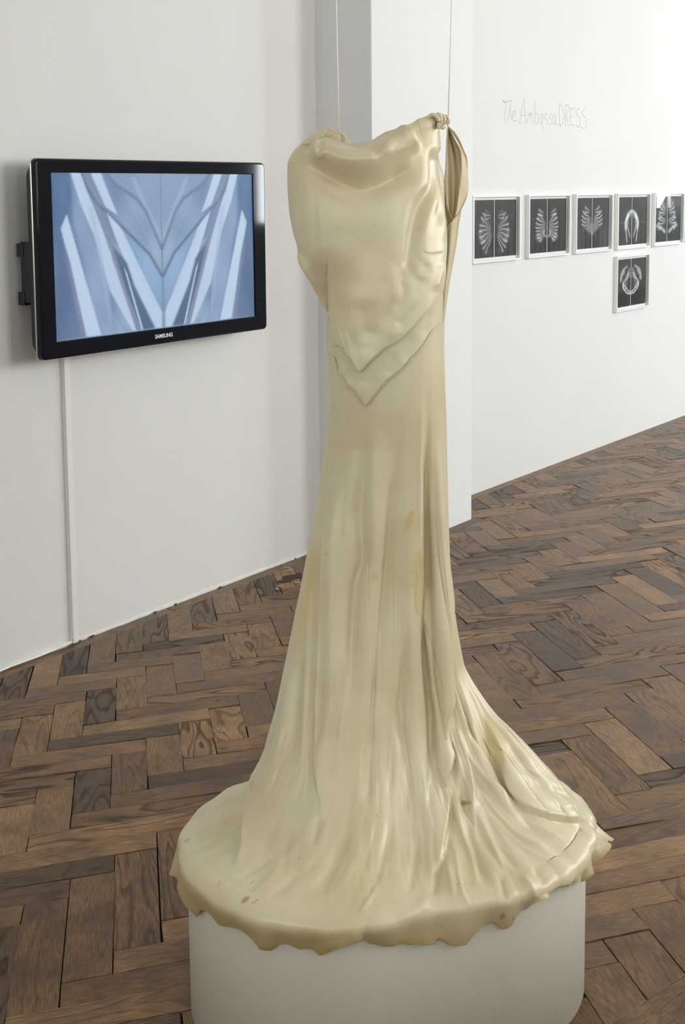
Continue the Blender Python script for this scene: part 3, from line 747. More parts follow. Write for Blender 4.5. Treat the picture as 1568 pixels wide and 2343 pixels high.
def framed_print(idx, s0, z1, w, h, label):
    z0 = z1 - h; root = empty('framed_print', rp(s0 + w / 2, 0, z0)); tag(root, label, 'framed print', 'white framed print pairs on the far wall')
    t = .0085
    def bx(name, a0, a1, b0, b1, c0, c1, m, par=root):
        V = [rp(s, e, z) for z in (c0, c1) for s, e in ((a0, b0), (a1, b0), (a1, b1), (a0, b1))]
        ob = mesh_obj(name, V, [(0, 1, 2, 3), (7, 6, 5, 4), (0, 4, 5, 1), (1, 5, 6, 2), (2, 6, 7, 3), (3, 7, 4, 0)], m, par); fix_normals(ob); return ob
    def ring(name, i0, i1, e0, e1, m):
        V = []; 
        for (k, e) in ((i0, e0), (i0, e1), (i1, e1), (i1, e0)):
            V += [rp(s0 + k, e, z0 + k), rp(s0 + w - k, e, z0 + k), rp(s0 + w - k, e, z1 - k), rp(s0 + k, e, z1 - k)]
        F = [(r * 4 + i, r * 4 + (i + 1) % 4, ((r + 1) % 4) * 4 + (i + 1) % 4, ((r + 1) % 4) * 4 + i) for r in range(4) for i in range(4)]
        ob = mesh_obj(name, V, F, m, root); fix_normals(ob)
        bv = ob.modifiers.new('bevel', 'BEVEL'); bv.width = .0008; bv.segments = 2; return ob
    ring('frame', 0, t, .001, FD, M_WHITE)
    bx('mount', s0 + t, s0 + w - t, .002, .0035, z0 + t, z1 - t, M_MOUNT)
    mg = .014; gap = .0055
    g = print_color(idx); n = g.shape[1] // 2
    for side in (0, 1):
        a0 = s0 + t + .004 if side == 0 else s0 + w / 2 + gap / 2; a1 = s0 + w / 2 - gap / 2 if side == 0 else s0 + w - t - .004
        G = g[:, :n] if side == 0 else g[:, n:]
        R_, C_ = G.shape
        P = np.array([[rp(a0 + (a1 - a0) * j / (C_ - 1), .0042 + .0006 * math.sin(j * .4 + side) * (i / R_), z1 - t - mg - (h - 2 * t - 2 * mg) * i / (R_ - 1)) for j in range(C_)] for i in range(R_)])
        grid_obj('print', P, PM, root, color=np.repeat(G[..., None], 3, -1) * np.array([1.0, 1.0, 1.0]), flip=True)
    mesh_obj('glass', [rp(s0 + t, FD - .01, z0 + t), rp(s0 + w - t, FD - .01, z0 + t), rp(s0 + w - t, FD - .01, z1 - t), rp(s0 + t, FD - .01, z1 - t)], [(0, 1, 2, 3)], M_GLASS, root)
    return root
f_l = [on_rwall(x, 446, 0)[0] for x in (1074.6, 1202.8, 1311.7, 1407.6, 1492.5)]
pitch = (f_l[3] - f_l[0]) / 3
w1 = on_rwall(1195.3, 446, FD)[0] - f_l[0]; w2 = on_rwall(1304.4, 446, FD)[0] - f_l[1]; FWID = (w1 + w2) / 2
zt = on_rwall(1084, 447.5, FD)[1]; zb = on_rwall(1084, 604, FD)[1]; FH = zt - zb
print('frames', f_l, pitch, FWID, FH)
LBL = ['framed print pair nearest the pillar, wide round fan of grey leaves on black', 'second framed print pair from the pillar, fan of leaves split into two lower lobes',
       'third framed print pair from the pillar, heart shaped fan of grey leaves', 'upper row framed print pair with narrow drooping pod, directly above the single lower frame',
       'fifth framed print pair from the pillar, ragged feather shapes beside a bright window reflection', 'sixth framed print pair, only its left edge showing at far right of the row']
for i in range(5): framed_print(i, f_l[i], zt, FWID, FH, LBL[i])
framed_print(6, f_l[4] + pitch, zt, FWID, FH, LBL[5])
zl = on_rwall(1417, 587, FD)[1]
framed_print(5, f_l[3], zl, FWID, FH, 'single framed print pair hung below the others, toothed oval pod on black')
# ------------------------------------------------------------------ handwriting on the far wall
STROKES = [[(78, 100), (95, 122), (130, 132), (180, 125), (228, 105)], [(85, 118), (100, 138), (130, 142)], [(142, 135), (128, 260), (118, 380), (120, 440), (130, 465)],
 [(222, 110), (205, 240), (185, 350), (168, 440)], [(190, 285), (205, 272), (218, 300), (218, 380), (222, 415), (235, 412)], [(245, 385), (280, 370), (297, 320), (290, 290), (265, 300), (245, 360), (240, 410), (262, 455), (285, 462), (312, 442)],
 [(440, 95), (410, 240), (385, 400), (365, 515)], [(430, 80), (450, 130), (462, 300), (470, 500)], [(385, 375), (420, 362), (465, 370)],
 [(528, 335), (510, 420), (493, 495)], [(515, 360), (530, 332), (548, 340), (552, 400), (550, 440)], [(552, 400), (562, 335), (580, 330), (592, 370), (592, 440), (598, 500)],
 [(637, 110), (628, 240), (632, 400), (640, 510)], [(635, 350), (660, 328), (688, 350), (695, 420), (680, 490), (650, 518)],
 [(765, 365), (745, 345), (722, 390), (715, 470), (722, 500), (745, 490), (765, 420), (762, 360)], [(762, 400), (758, 500), (770, 570), (785, 600)],
 [(838, 340), (815, 340), (790, 385), (798, 420), (830, 440), (848, 475), (838, 515), (812, 520)], [(915, 338), (890, 360), (885, 400), (905, 430), (918, 480), (900, 525), (865, 525)],
 [(985, 390), (965, 365), (942, 400), (935, 470), (945, 512), (965, 510), (985, 450), (980, 390)], [(978, 440), (985, 510), (1000, 528), (1020, 515)],
 [(1052, 165), (1048, 300), (1050, 450), (1056, 555)], [(1038, 165), (1060, 170), (1095, 220), (1120, 320), (1118, 430), (1095, 510), (1056, 555)],
 [(1152, 190), (1150, 380), (1148, 570)], [(1150, 215), (1185, 182), (1208, 215), (1200, 290), (1165, 370), (1160, 385)], [(1160, 385), (1180, 430), (1195, 500), (1205, 562)],
 [(1235, 250), (1232, 400), (1236, 525)], [(1222, 235), (1250, 258), (1285, 250), (1318, 235)], [(1235, 400), (1260, 385), (1275, 382)], [(1238, 528), (1265, 520), (1308, 538)],
 [(1395, 258), (1360, 262), (1335, 310), (1345, 350), (1385, 385), (1405, 440), (1405, 510), (1385, 560), (1350, 550), (1328, 522)],
 [(1498, 248), (1455, 280), (1440, 330), (1460, 375), (1500, 410), (1515, 480), (1508, 550), (1475, 592), (1440, 580), (1412, 558)]]
def build_writing():
    V = []; F = []
    for st in STROKES:
        P = spline([(1140 + x / 7.467, 215 + y / 7.467) for x, y in st], 8)
        Q = np.array([on_rwall(x, y, .0003) for x, y in P])
        T_ = np.gradient(Q, axis=0); T_ /= np.linalg.norm(T_, axis=1)[:, None] + 1e-9; n_ = np.stack([-T_[:, 1], T_[:, 0]], -1)
        k = len(V)
        for i, (q_, nn) in enumerate(zip(Q, n_)):
            w = .0016 * (.6 + .6 * vnoise(np.array([i * .9 + k]), np.array([0.]), 2)[0])
            for sg, e in ((1, .0003), (0, .0008), (-1, .0003)): V.append(rp(q_[0] + nn[0] * w * sg, e, q_[1] + nn[1] * w * sg))
        for i in range(len(Q) - 1):
            a = k + i * 3; F += [(a, a + 1, a + 4, a + 3), (a + 1, a + 2, a + 5, a + 4)]
    o = mesh_obj('handwritten_title', V, F, M_PENCIL, wr)
    tag(o, 'thin grey pencil handwriting on the white wall above the prints')
build_writing()
# ------------------------------------------------------------------ silk gown
GC = np.array([.085, 2.37])                          # plan centre of the gown
gown = empty('silk_gown', (GC[0], GC[1], PL_H)); tag(gown, 'long cream silk satin gown hanging from two cords, its hem spread over the plinth', 'dress')
ZT, ZB = 1.345, 1.03                                  # straight column between these heights
def dist_line(line, X, Y):
    pts = np.asarray(line, float); best = np.full(X.shape, 1e9); sgn = np.zeros(X.shape); tt = np.zeros(X.shape)
    L_ = np.r_[0, np.cumsum(np.linalg.norm(np.diff(pts, axis=0), axis=1))]; L_ /= L_[-1]
    for i in range(len(pts) - 1):
        a, b = pts[i], pts[i + 1]; dx, dy = b - a; l2 = dx * dx + dy * dy + 1e-9
        px, py = X - a[0], Y - a[1]; t = np.clip((px * dx + py * dy) / l2, 0, 1)
        d = np.hypot(px - t * dx, py - t * dy); m_ = d < best
        best = np.where(m_, d, best); sgn = np.where(m_, np.sign(dx * py - dy * px), sgn); tt = np.where(m_, L_[i] + t * (L_[i + 1] - L_[i]), tt)
    return best, sgn, tt
def normals(P, wrap=False):
    if wrap:
        du = np.roll(P, -1, 1) - np.roll(P, 1, 1)
    else: du = np.gradient(P, axis=1)
    dv = np.gradient(P, axis=0)
    n = np.cross(dv, du); n /= np.linalg.norm(n, axis=-1)[..., None] + 1e-12
    return n
def sculpt(P, strokes, wrap=False, outward=None, ws=1.0, as_=1.0):
    """raise and lower folds along lines traced on the cloth; displacement is along the cloth normal"""
    n = normals(P, wrap)
    view = CC - P; view /= np.linalg.norm(view, axis=-1)[..., None]
    if outward is not None:
        s = np.sign((n * outward(P)).sum(-1)); n = n * s[..., None]
    vis = smooth(-.12, .12, (n * view).sum(-1))
    X, Y = proj(P); D = np.zeros(X.shape)
    for st in strokes:
        kind, line, w, amp = st[:4]; fade = st[4] if len(st) > 4 else .34
        w = w * ws; amp = amp * as_
        L_ = np.array(line, float)
        x0, x1, y0, y1 = L_[:, 0].min() - 6 * w, L_[:, 0].max() + 6 * w, L_[:, 1].min() - 6 * w, L_[:, 1].max() + 6 * w
        m_ = (X > x0) & (X < x1) & (Y > y0) & (Y < y1) & (vis > 0)
        if not m_.any(): continue
        if len(L_) > 2: L_ = spline(L_, 5)
        d, s, t = dist_line(L_, X[m_], Y[m_])
        f = smooth(0, fade, t) * smooth(0, fade, 1 - t) if fade > 0 else 1.0
        if kind == 'r': h = amp * np.exp(-(d / w) ** 2)
        elif kind == 'c': h = 1.35 * amp * np.exp(-np.sqrt((d / w) ** 2 + .05) * 1.3)      # sharp crest
        elif kind == 's': h = 1.7 * amp * .5 * (1 + np.tanh(s * d / (w * .12))) * np.exp(-np.maximum(s * d, 0) / (w * 2.2))
        elif kind == 'v': h = -amp * np.exp(-(d / w) ** 2)
        end = 1.0
        D[m_] += h * f
    D *= vis
    return P + n * D[..., None] * .001
# ---- silhouette of the column (photo measurements turned into metres at the gown's distance)
SIL = [(640, 752, 1013), (700, 752, 1012), (740, 749, 1012), (800, 750, 1013), (850, 751, 1015), (900, 751, 1017), (950, 750, 1019), (1000, 749, 1020), (1050, 748, 1020), (1100, 746, 1020)]
_zy = [float(at_depth(880, y, GC[1])[2]) for y, a, b in SIL]
_xl = [float(at_depth(a, y, GC[1])[0]) for y, a, b in SIL]; _xr = [float(at_depth(b, y, GC[1])[0]) for y, a, b in SIL]
def col_xl(z): return np.interp(z, _zy[::-1], _xl[::-1])
def col_xr(z): return np.interp(z, _zy[::-1], _xr[::-1])
BF, BB = .092, .075                                   # half depth of the column, front and back
def ellipse_r(th, a, b, n=2.3):
    c, s = np.abs(np.cos(th)), np.abs(np.sin(th)); return ((c / a) ** n + (s / b) ** n) ** (-1 / n)
# ---- skirt
NTH = 620
_w = np.linspace(0, 1, NTH, endpoint=False)
# more samples on the camera side (theta = 180..360 deg)
dens_t = np.linspace(0, 2 * np.pi, 721); dens = 1 + 2.2 * np.exp(-((dens_t - 1.5 * np.pi) / 1.25) ** 4) + .8 * np.exp(-(np.minimum(dens_t, 2 * np.pi - dens_t) / .6) ** 2)
cum = np.r_[0, np.cumsum((dens[1:] + dens[:-1]) / 2)]; cum /= cum[-1]
TH = np.interp(_w, cum, dens_t)
LV = np.array([1.03, .80, .60, .52, .47, .41, .365, .34, .322])
GK = {0: [0, .015, .10, .27, .45, .70, .88, .95, 1], 45: [0, .03, .14, .30, .46, .70, .88, .95, 1], 90: [0, .06, .17, .30, .42, .6, .8, .9, 1], 135: [0, .09, .22, .34, .44, .60, .78, .9, 1],
      180: [0, .17, .345, .42, .48, .54, .62, .74, 1], 225: [0, .09, .22, .30, .37, .47, .60, .75, 1], 270: [0, .05, .16, .24, .31, .43, .58, .74, 1], 315: [0, .03, .11, .18, .25, .40, .60, .78, 1], 360: None}
GK[360] = GK[0]
NP_ = 250
def skirt_base():
    rE = np.interp(TH, TH, plinth_r(TH))
    # plinth centre differs slightly from gown centre
    rE = rE - .016 - .004 * smooth(100, 125, np.degrees(TH)) * (1 - smooth(165, 180, np.degrees(TH)))
    ex = PL_C[0] + np.cos(TH) * rE; ey = PL_C[1] + np.sin(TH) * rE
    deg = np.degrees(TH); ks = sorted(GK)
    rows = []
    # column
    for z in np.linspace(ZT, ZB, 100, endpoint=False):
        a = (col_xr(z) - col_xl(z)) / 2; xc = (col_xr(z) + col_xl(z)) / 2
        b = np.where(np.sin(TH) < 0, BF, BB); r = ellipse_r(TH, a, b)
        rows.append(np.stack([xc + np.cos(TH) * r, GC[1] + np.sin(TH) * r, np.full(NTH, z)], -1))
    a = (col_xr(ZB) - col_xl(ZB)) / 2; xc = (col_xr(ZB) + col_xl(ZB)) / 2
    b = np.where(np.sin(TH) < 0, BF, BB); r0 = ellipse_r(TH, a, b)
    sx = xc + np.cos(TH) * r0; sy = GC[1] + np.sin(TH) * r0
    zz = np.unique(np.r_[np.linspace(ZB, .5, 200), np.linspace(.5, .322, 300)])[::-1]
    Gd = {k: pchip(LV, GK[k], zz) for k in ks}
    Gm = np.stack([Gd[k] for k in ks], 0)                      # keys x z
    out = np.zeros((NP_, NTH, 3))
    for j in range(NTH):
        k = np.searchsorted(ks, deg[j], side='right') - 1; k = min(k, len(ks) - 2)
        t = (deg[j] - ks[k]) / (ks[k + 1] - ks[k]); t = t * t * (3 - 2 * t)
        g = Gm[k] * (1 - t) + Gm[k + 1] * t
        x = sx[j] + (ex[j] - sx[j]) * g; y = sy[j] + (ey[j] - sy[j]) * g
        pts = np.stack([x, y, zz], -1)
        out[:, j] = resample(pts, np.linspace(0, 1, NP_))
    rows += list(out)
    return np.array(rows), ex, ey
P_sk, EX, EY = skirt_base()
# ---- hem that hangs over the edge; height of the hem traced round the plinth
HEM = [(384, 1990), (394, 2006), (417, 2056), (431, 2073), (461, 2113), (480, 2119), (499, 2120), (517, 2132), (536, 2144), (560, 2156), (586, 2164), (630, 2171), (668, 2174), (705, 2187), (732, 2187), (766, 2167), (796, 2164),
       (810, 2150), (840, 2156), (894, 2160), (940, 2162), (989, 2165), (1030, 2162), (1070, 2154), (1117, 2130), (1165, 2115), (1198, 2089), (1227, 2060), (1266, 2022), (1283, 1993), (1296, 1998), (1313, 2015), (1334, 2018), (1350, 1998), (1366, 1981), (1374, 1958), (1390, 1925)]
HX = [h[0] for h in HEM]; HY = [h[1] for h in HEM]
deg = np.degrees(TH)
OUT = .016 + .003 * np.sin(TH * 9 + 1)           # how far the cloth stands off the side
def bump_(c, w): 
    d = (deg - c + 180) % 360 - 180; return np.exp(-(d / w) ** 2)
OUT += .034 * bump_(184, 8) + .016 * bump_(198, 7) + .012 * bump_(255, 5) + .01 * bump_(280, 8)
OUT += .018 * bump_(322, 3) + .020 * bump_(337, 3) + .022 * bump_(344, 3) + .030 * bump_(353, 4) + .046 * bump_(3, 8)
nrm = np.stack([np.roll(EY, -1) - np.roll(EY, 1), -(np.roll(EX, -1) - np.roll(EX, 1))], -1); nrm /= np.linalg.norm(nrm, axis=1)[:, None]
RX, RZ = .031, .022
backleft = smooth(95, 120, deg) * (1 - smooth(168, 180, deg))
OUT = (OUT - .0125) * (1 - .6 * backleft) + .016
FL = np.zeros(NTH)
for c_, w_, a_ in ((203, 3, 9), (212, 3.5, -7), (218, 2.6, 8), (225, 3, -7), (232, 2.4, 11), (238, 2.8, -8), (244, 3, -6), (250, 3.2, 12), (256.5, 2.0, 9), (259, 1.5, -15), (266, 4, 9), (275, 4, -4), (284, 3.5, -7), (294, 4, 8), (304, 3.5, -7), (312, 3, 9), (318, 2, -6), (190, 3, -8), (183, 3, 8), (328, 2.5, -9), (340.5, 1.6, -9), (348.5, 1.8, -12), (171, 3, -6), (358, 1.8, -10)):
    FL += .0005 * a_ * bump_(c_, w_)
hx = EX + nrm[:, 0] * OUT; hy = EY + nrm[:, 1] * OUT
ph = np.stack([hx, hy, np.full(NTH, .26)], -1); pxh, _ = proj(ph)
tgt = np.interp(pxh, HX, HY)
hz = np.array([float(at_depth(x, y, Yd)[2]) for x, y, Yd in zip(pxh, tgt, hy)])
front = ((deg > 178) & (deg <= 360)) | (deg < 14)
hz_back = .245 + .02 * np.sin(TH * 7) + .01 * np.sin(TH * 17 + 1)
wfront = np.clip(np.maximum(smooth(176, 186, deg) * (deg < 300), np.maximum((deg >= 300) * 1.0, 1 - smooth(8, 18, deg) * 1.0 if False else (deg < 90) * (1 - smooth(6, 18, deg)))), 0, 1)
hz = hz * wfront + hz_back * (1 - wfront)
hz = np.clip(hz, .15, .292)
ker = np.exp(-np.linspace(-2, 2, 15) ** 2); ker /= ker.sum(); hz = np.convolve(np.r_[hz[-7:], hz, hz[:7]], ker, 'valid')
NH = 70
hem_rows = []
z_top = P_sk[-1, :, 2]
for k in range(1, NH + 1):
    t = k / NH
    if t < .42:
        q_ = t / .42 * math.pi / 2
        x = EX + nrm[:, 0] * RX * math.sin(q_); y = EY + nrm[:, 1] * RX * math.sin(q_); z = z_top - RZ * (1 - math.cos(q_))
    else:
        q_ = (t - .42) / .58
        o_ = RX + (OUT - RX) * (q_ ** 1.2)
        x = EX + nrm[:, 0] * o_; y = EY + nrm[:, 1] * o_
        z = (z_top - RZ) * (1 - q_) + hz * q_
    x = x + nrm[:, 0] * FL * smooth(.12, .9, t); y = y + nrm[:, 1] * FL * smooth(.12, .9, t)
    hem_rows.append(np.stack([x, y, z], -1))
P_all = np.concatenate([P_sk, np.array(hem_rows)], 0)
NR = P_all.shape[0]
# broad soft pleats running down the cloth, growing towards the hem
vv = np.linspace(0, 1, NR)[:, None]; ang = TH[None, :]
def radial(P): 
    d = np.zeros_like(P); d[..., 0] = P[..., 0] - GC[0]; d[..., 1] = P[..., 1] - GC[1]; d[..., 2] = .05 + .8 * smooth(.50, .33, P[..., 2]) * .5
    return d / (np.linalg.norm(d, axis=-1)[..., None] + 1e-9)
n0 = normals(P_all, True); n0 *= np.sign((n0 * radial(P_all)).sum(-1))[..., None]
amp = smooth(.05, .75, vv) * (1 - .55 * smooth(.70, .86, vv)) * (1 + .5 * smooth(.86, 1, vv))
pl = .0022 * np.sin(ang * 11 + .8 * np.sin(vv * 4) + 1.3) + .009 * (vnoise(ang * 5 + np.sin(vv * 3) * .6, vv * 3.0, 3) - .5) + .0015 * (vnoise(ang * 16 + vv * 1.5, vv * 4, 5) - .5)
right = np.exp(-(((np.degrees(ang) - 345 + 180) % 360 - 180) / 38) ** 4)       # fuller folds on the right hand side
pl = pl * (.75 + .6 * right) + right * (.004 * np.sin(ang * 34 + .6 * np.sin(vv * 5)) + .003 * np.abs(np.sin(ang * 25 + 1)))
leftb = np.exp(-(((np.degrees(ang) - 165 + 180) % 360 - 180) / 30) ** 4)
pl = pl + leftb * .003 * np.sin(ang * 26)
wrk = .0014 * (vnoise(ang * 24 + vv * 34, vv * 13 - ang * 8, 16) - .5) + .0008 * (vnoise(ang * 34 - vv * 20, vv * 22, 17) - .5)
crease = wrk * smooth(.35, .75, vv) * (1 - .7 * smooth(.80, .86, vv)) + .0009 * right * (vnoise(ang * 60 + vv * 9, vv * 14, 6) - .5) * smooth(.45, .7, vv)
hemw = smooth(.88, 1, vv)
pl = pl * amp + crease + hemw * .003 * (vnoise(ang * 12, vv * 3, 9) - .5)
flatpart = smooth(.355, .322, P_all[..., 2]) * (1 - hemw)
P_all = P_all + n0 * (np.where(flatpart > 0, pl + .007 * flatpart * amp, pl))[..., None]
STROKES_SKIRT = [
    # soft vertical valleys of the front panel
    ('v', [(831, 940), (835, 1071), (824, 1173), (831, 1276), (811, 1344), (800, 1515), (795, 1640)], 13, 10),
    ('v', [(935, 960), (913, 1019), (893, 1139), (886, 1241), (876, 1361), (865, 1480), (852, 1617), (841, 1740), (835, 1880)], 10, 10),
    ('r', [(862, 960), (858, 1100), (852, 1300), (832, 1480), (815, 1640)], 14, 6),
    ('v', [(985, 900), (976, 1002), (982, 1139), (982, 1310), (978, 1480), (988, 1651), (985, 1800), (975, 1900)], 10, 23),
    ('c', [(966, 880), (962, 1000), (958, 1150), (960, 1300)], 10, 6),
    ('r', [(1003, 960), (1002, 1139), (1006, 1310), (1010, 1480), (1012, 1651)], 10, 9),
    ('v', [(930, 1400), (922, 1520), (915, 1640), (930, 1740), (935, 1805), (925, 1880)], 11, 9),
    ('v', [(905, 1560), (898, 1700), (890, 1830)], 10, 6),
    ('v', [(860, 1640), (850, 1760), (838, 1860)], 9, 6),
    ('r', [(770, 1000), (768, 1200), (765, 1400), (760, 1600), (756, 1750)], 16, 9),
    ('v', [(790, 1500), (770, 1650), (757, 1780)], 10, 6),
    # left crease of the front panel
    ('s', [(735, 1900), (734, 1850), (727, 1810), (722, 1750), (724, 1700), (730, 1549), (737, 1412), (742, 1276), (748, 1139), (751, 1060)], 13, 9),
    ('v', [(700, 1400), (690, 1500), (682, 1600), (670, 1700), (650, 1800)], 12, 5), ('c', [(715, 1300), (707, 1420), (700, 1560), (693, 1700), (680, 1800)], 9, 4),
    ('c', [(672, 1480), (656, 1600), (640, 1700), (620, 1800), (596, 1900)], 10, 4), ('v', [(728, 1250), (718, 1350), (712, 1500), (706, 1650)], 7, 3),
    ('v', [(735, 1860), (725, 1900), (712, 1941)], 9, 6), ('v', [(640, 1860), (620, 1920), (590, 1990)], 10, 3), ('v', [(668, 1880), (655, 1960), (640, 2020)], 8, 3),
    # left pocket where the panel sweeps over the train
    ('s', [(533, 1995), (541, 1970), (552, 1941), (570, 1846), (594, 1772), (606, 1705)], 14, 12, .3),
    ('v', [(600, 1790), (570, 1850), (545, 1880)], 8, 4), ('c', [(590, 1800), (540, 1838), (500, 1870), (440, 1895)], 10, 4), ('v', [(575, 1840), (530, 1880), (480, 1930), (420, 1960)], 7, 4), ('c', [(565, 1885), (520, 1925), (490, 1945), (420, 1955)], 4, 2),
    ('c', [(497, 1882), (493, 1905), (500, 1920)], 4, 2.5), ('v', [(520, 1800), (470, 1850), (430, 1890)], 12, 4),
    # right edge of the front panel: hard fold, everything beyond is behind it
    ('s', [(1016, 1139), (1019, 1300), (1022, 1412), (1026, 1560), (1026, 1651), (1026, 1730), (1027, 1800), (1025, 1853), (1016, 1923), (1003, 1985), (991, 2030)], 13, 11, .35),
    ('v', [(1035, 1540), (1037, 1650), (1037, 1760), (1036, 1850), (1028, 1920), (1010, 1990), (994, 2040)], 7, 5, .3),
    ('c', [(1033, 1629), (1047, 1676), (1067, 1746), (1078, 1802), (1084, 1873), (1086, 1960)], 7, 8),
    ('c', [(1040, 1560), (1064, 1606), (1081, 1662), (1103, 1730), (1137, 1788), (1151, 1825), (1180, 1880)], 8, 8),
    ('c', [(1050, 1690), (1070, 1724), (1106, 1772), (1143, 1811), (1188, 1853), (1230, 1890)], 7, 7),
    ('v', [(1062, 1640), (1078, 1700), (1100, 1752), (1130, 1800)], 8, 6), ('v', [(1092, 1640), (1112, 1700), (1135, 1760), (1155, 1810), (1190, 1850)], 8, 10),
    # the roll lying on the right
    ('s', [(1360, 1905), (1347, 1890), (1330, 1881), (1275, 1876), (1227, 1862), (1188, 1836), (1162, 1802), (1145, 1752), (1126, 1696), (1106, 1640)], 15, 9, .2),
    ('r', [(1140, 1690), (1160, 1745), (1185, 1790), (1225, 1825), (1280, 1845), (1330, 1858), (1365, 1885)], 12, 6),
    ('v', [(1150, 1700), (1175, 1735), (1220, 1775), (1280, 1800)], 7, 4), ('c', [(1160, 1720), (1190, 1750), (1240, 1780), (1300, 1815)], 6, 3.5), ('c', [(1130, 1640), (1170, 1700), (1215, 1745), (1250, 1765)], 5, 3),
    ('v', [(1185, 1780), (1225, 1800), (1270, 1812), (1310, 1830)], 5, 3), ('c', [(1180, 1765), (1200, 1790), (1215, 1812)], 4, 3),
    # fan of folds on the plinth, right front
    ('c', [(1028, 1797), (1044, 1853), (1064, 1923), (1084, 1979), (1092, 2041)], 7, 7), ('c', [(1081, 1845), (1115, 1903), (1137, 1957), (1162, 2010)], 9, 7), ('c', [(1073, 1774), (1110, 1830), (1154, 1880), (1200, 1920), (1290, 1950)], 8, 6),
    ('v', [(1060, 1860), (1078, 1920), (1100, 1990), (1120, 2040)], 9, 6), ('v', [(1095, 1850), (1130, 1915), (1170, 1970), (1215, 2000)], 9, 6), ('v', [(1110, 1800), (1160, 1855), (1220, 1900), (1290, 1930)], 9, 5),
    ('c', [(1100, 1840), (1150, 1900), (1200, 1945), (1270, 1975)], 7, 5), ('v', [(1010, 1960), (1000, 2010), (990, 2060)], 8, 8), ('c', [(1022, 1960), (1030, 2010), (1040, 2060)], 9, 5),
    ('c', [(1150, 1830), (1200, 1875), (1260, 1905), (1320, 1920)], 6, 3), ('v', [(1060, 1740), (1064, 1820), (1066, 1880)], 8, 5),
    ('c', [(1040, 1920), (1046, 1990), (1060, 2050), (1085, 2080)], 8, 5), ('v', [(1140, 1990), (1150, 2030), (1160, 2070)], 8, 4), ('c', [(1190, 2000), (1215, 2030), (1228, 2062)], 8, 7), ('v', [(1215, 1985), (1240, 2010), (1250, 2030)], 8, 5),
    # radiating soft folds on the front of the plinth
    ('v', [(900, 1850), (880, 1950), (850, 2050), (815, 2110)], 12, 4), ('c', [(870, 2010), (845, 2060), (815, 2100)], 8, 5), ('v', [(790, 1900), (760, 1980), (720, 2060)], 14, 4), ('r', [(830, 1880), (800, 1990), (760, 2070)], 16, 4),
    ('v', [(700, 1980), (650, 2030), (600, 2060)], 9, 3), ('v', [(640, 1950), (590, 1985), (530, 2020)], 7, 3), ('r', [(690, 1900), (640, 1990), (580, 2050)], 14, 3), ('v', [(960, 1900), (945, 1990), (930, 2060)], 10, 4), ('r', [(985, 2040), (960, 2080), (900, 2110)], 12, 4),
]
P_all = sculpt(P_all, STROKES_SKIRT, wrap=True, outward=radial, ws=1.15, as_=1.0)
# keep every point of the cloth above the plinth's top / outside its side
rr_ = np.hypot(P_all[..., 0] - PL_C[0], P_all[..., 1] - PL_C[1]); tt_ = np.arctan2(P_all[..., 1] - PL_C[1], P_all[..., 0] - PL_C[0])
rp_ = plinth_r(tt_.ravel()).reshape(rr_.shape)
lim = PL_H + .004 - .05 * smooth(rp_ - .002, rp_ + .010, rr_)
P_all[..., 2] = np.maximum(P_all[..., 2], np.where(rr_ < rp_ + .008, lim, -1))
low = (P_all[..., 2] < PL_H - .002) & (rr_ < rp_ + .004)
sc = np.where(low, (rp_ + .004) / np.maximum(rr_, 1e-6), 1.0)
P_all[..., 0] = PL_C[0] + (P_all[..., 0] - PL_C[0]) * sc; P_all[..., 1] = PL_C[1] + (P_all[..., 1] - PL_C[1]) * sc
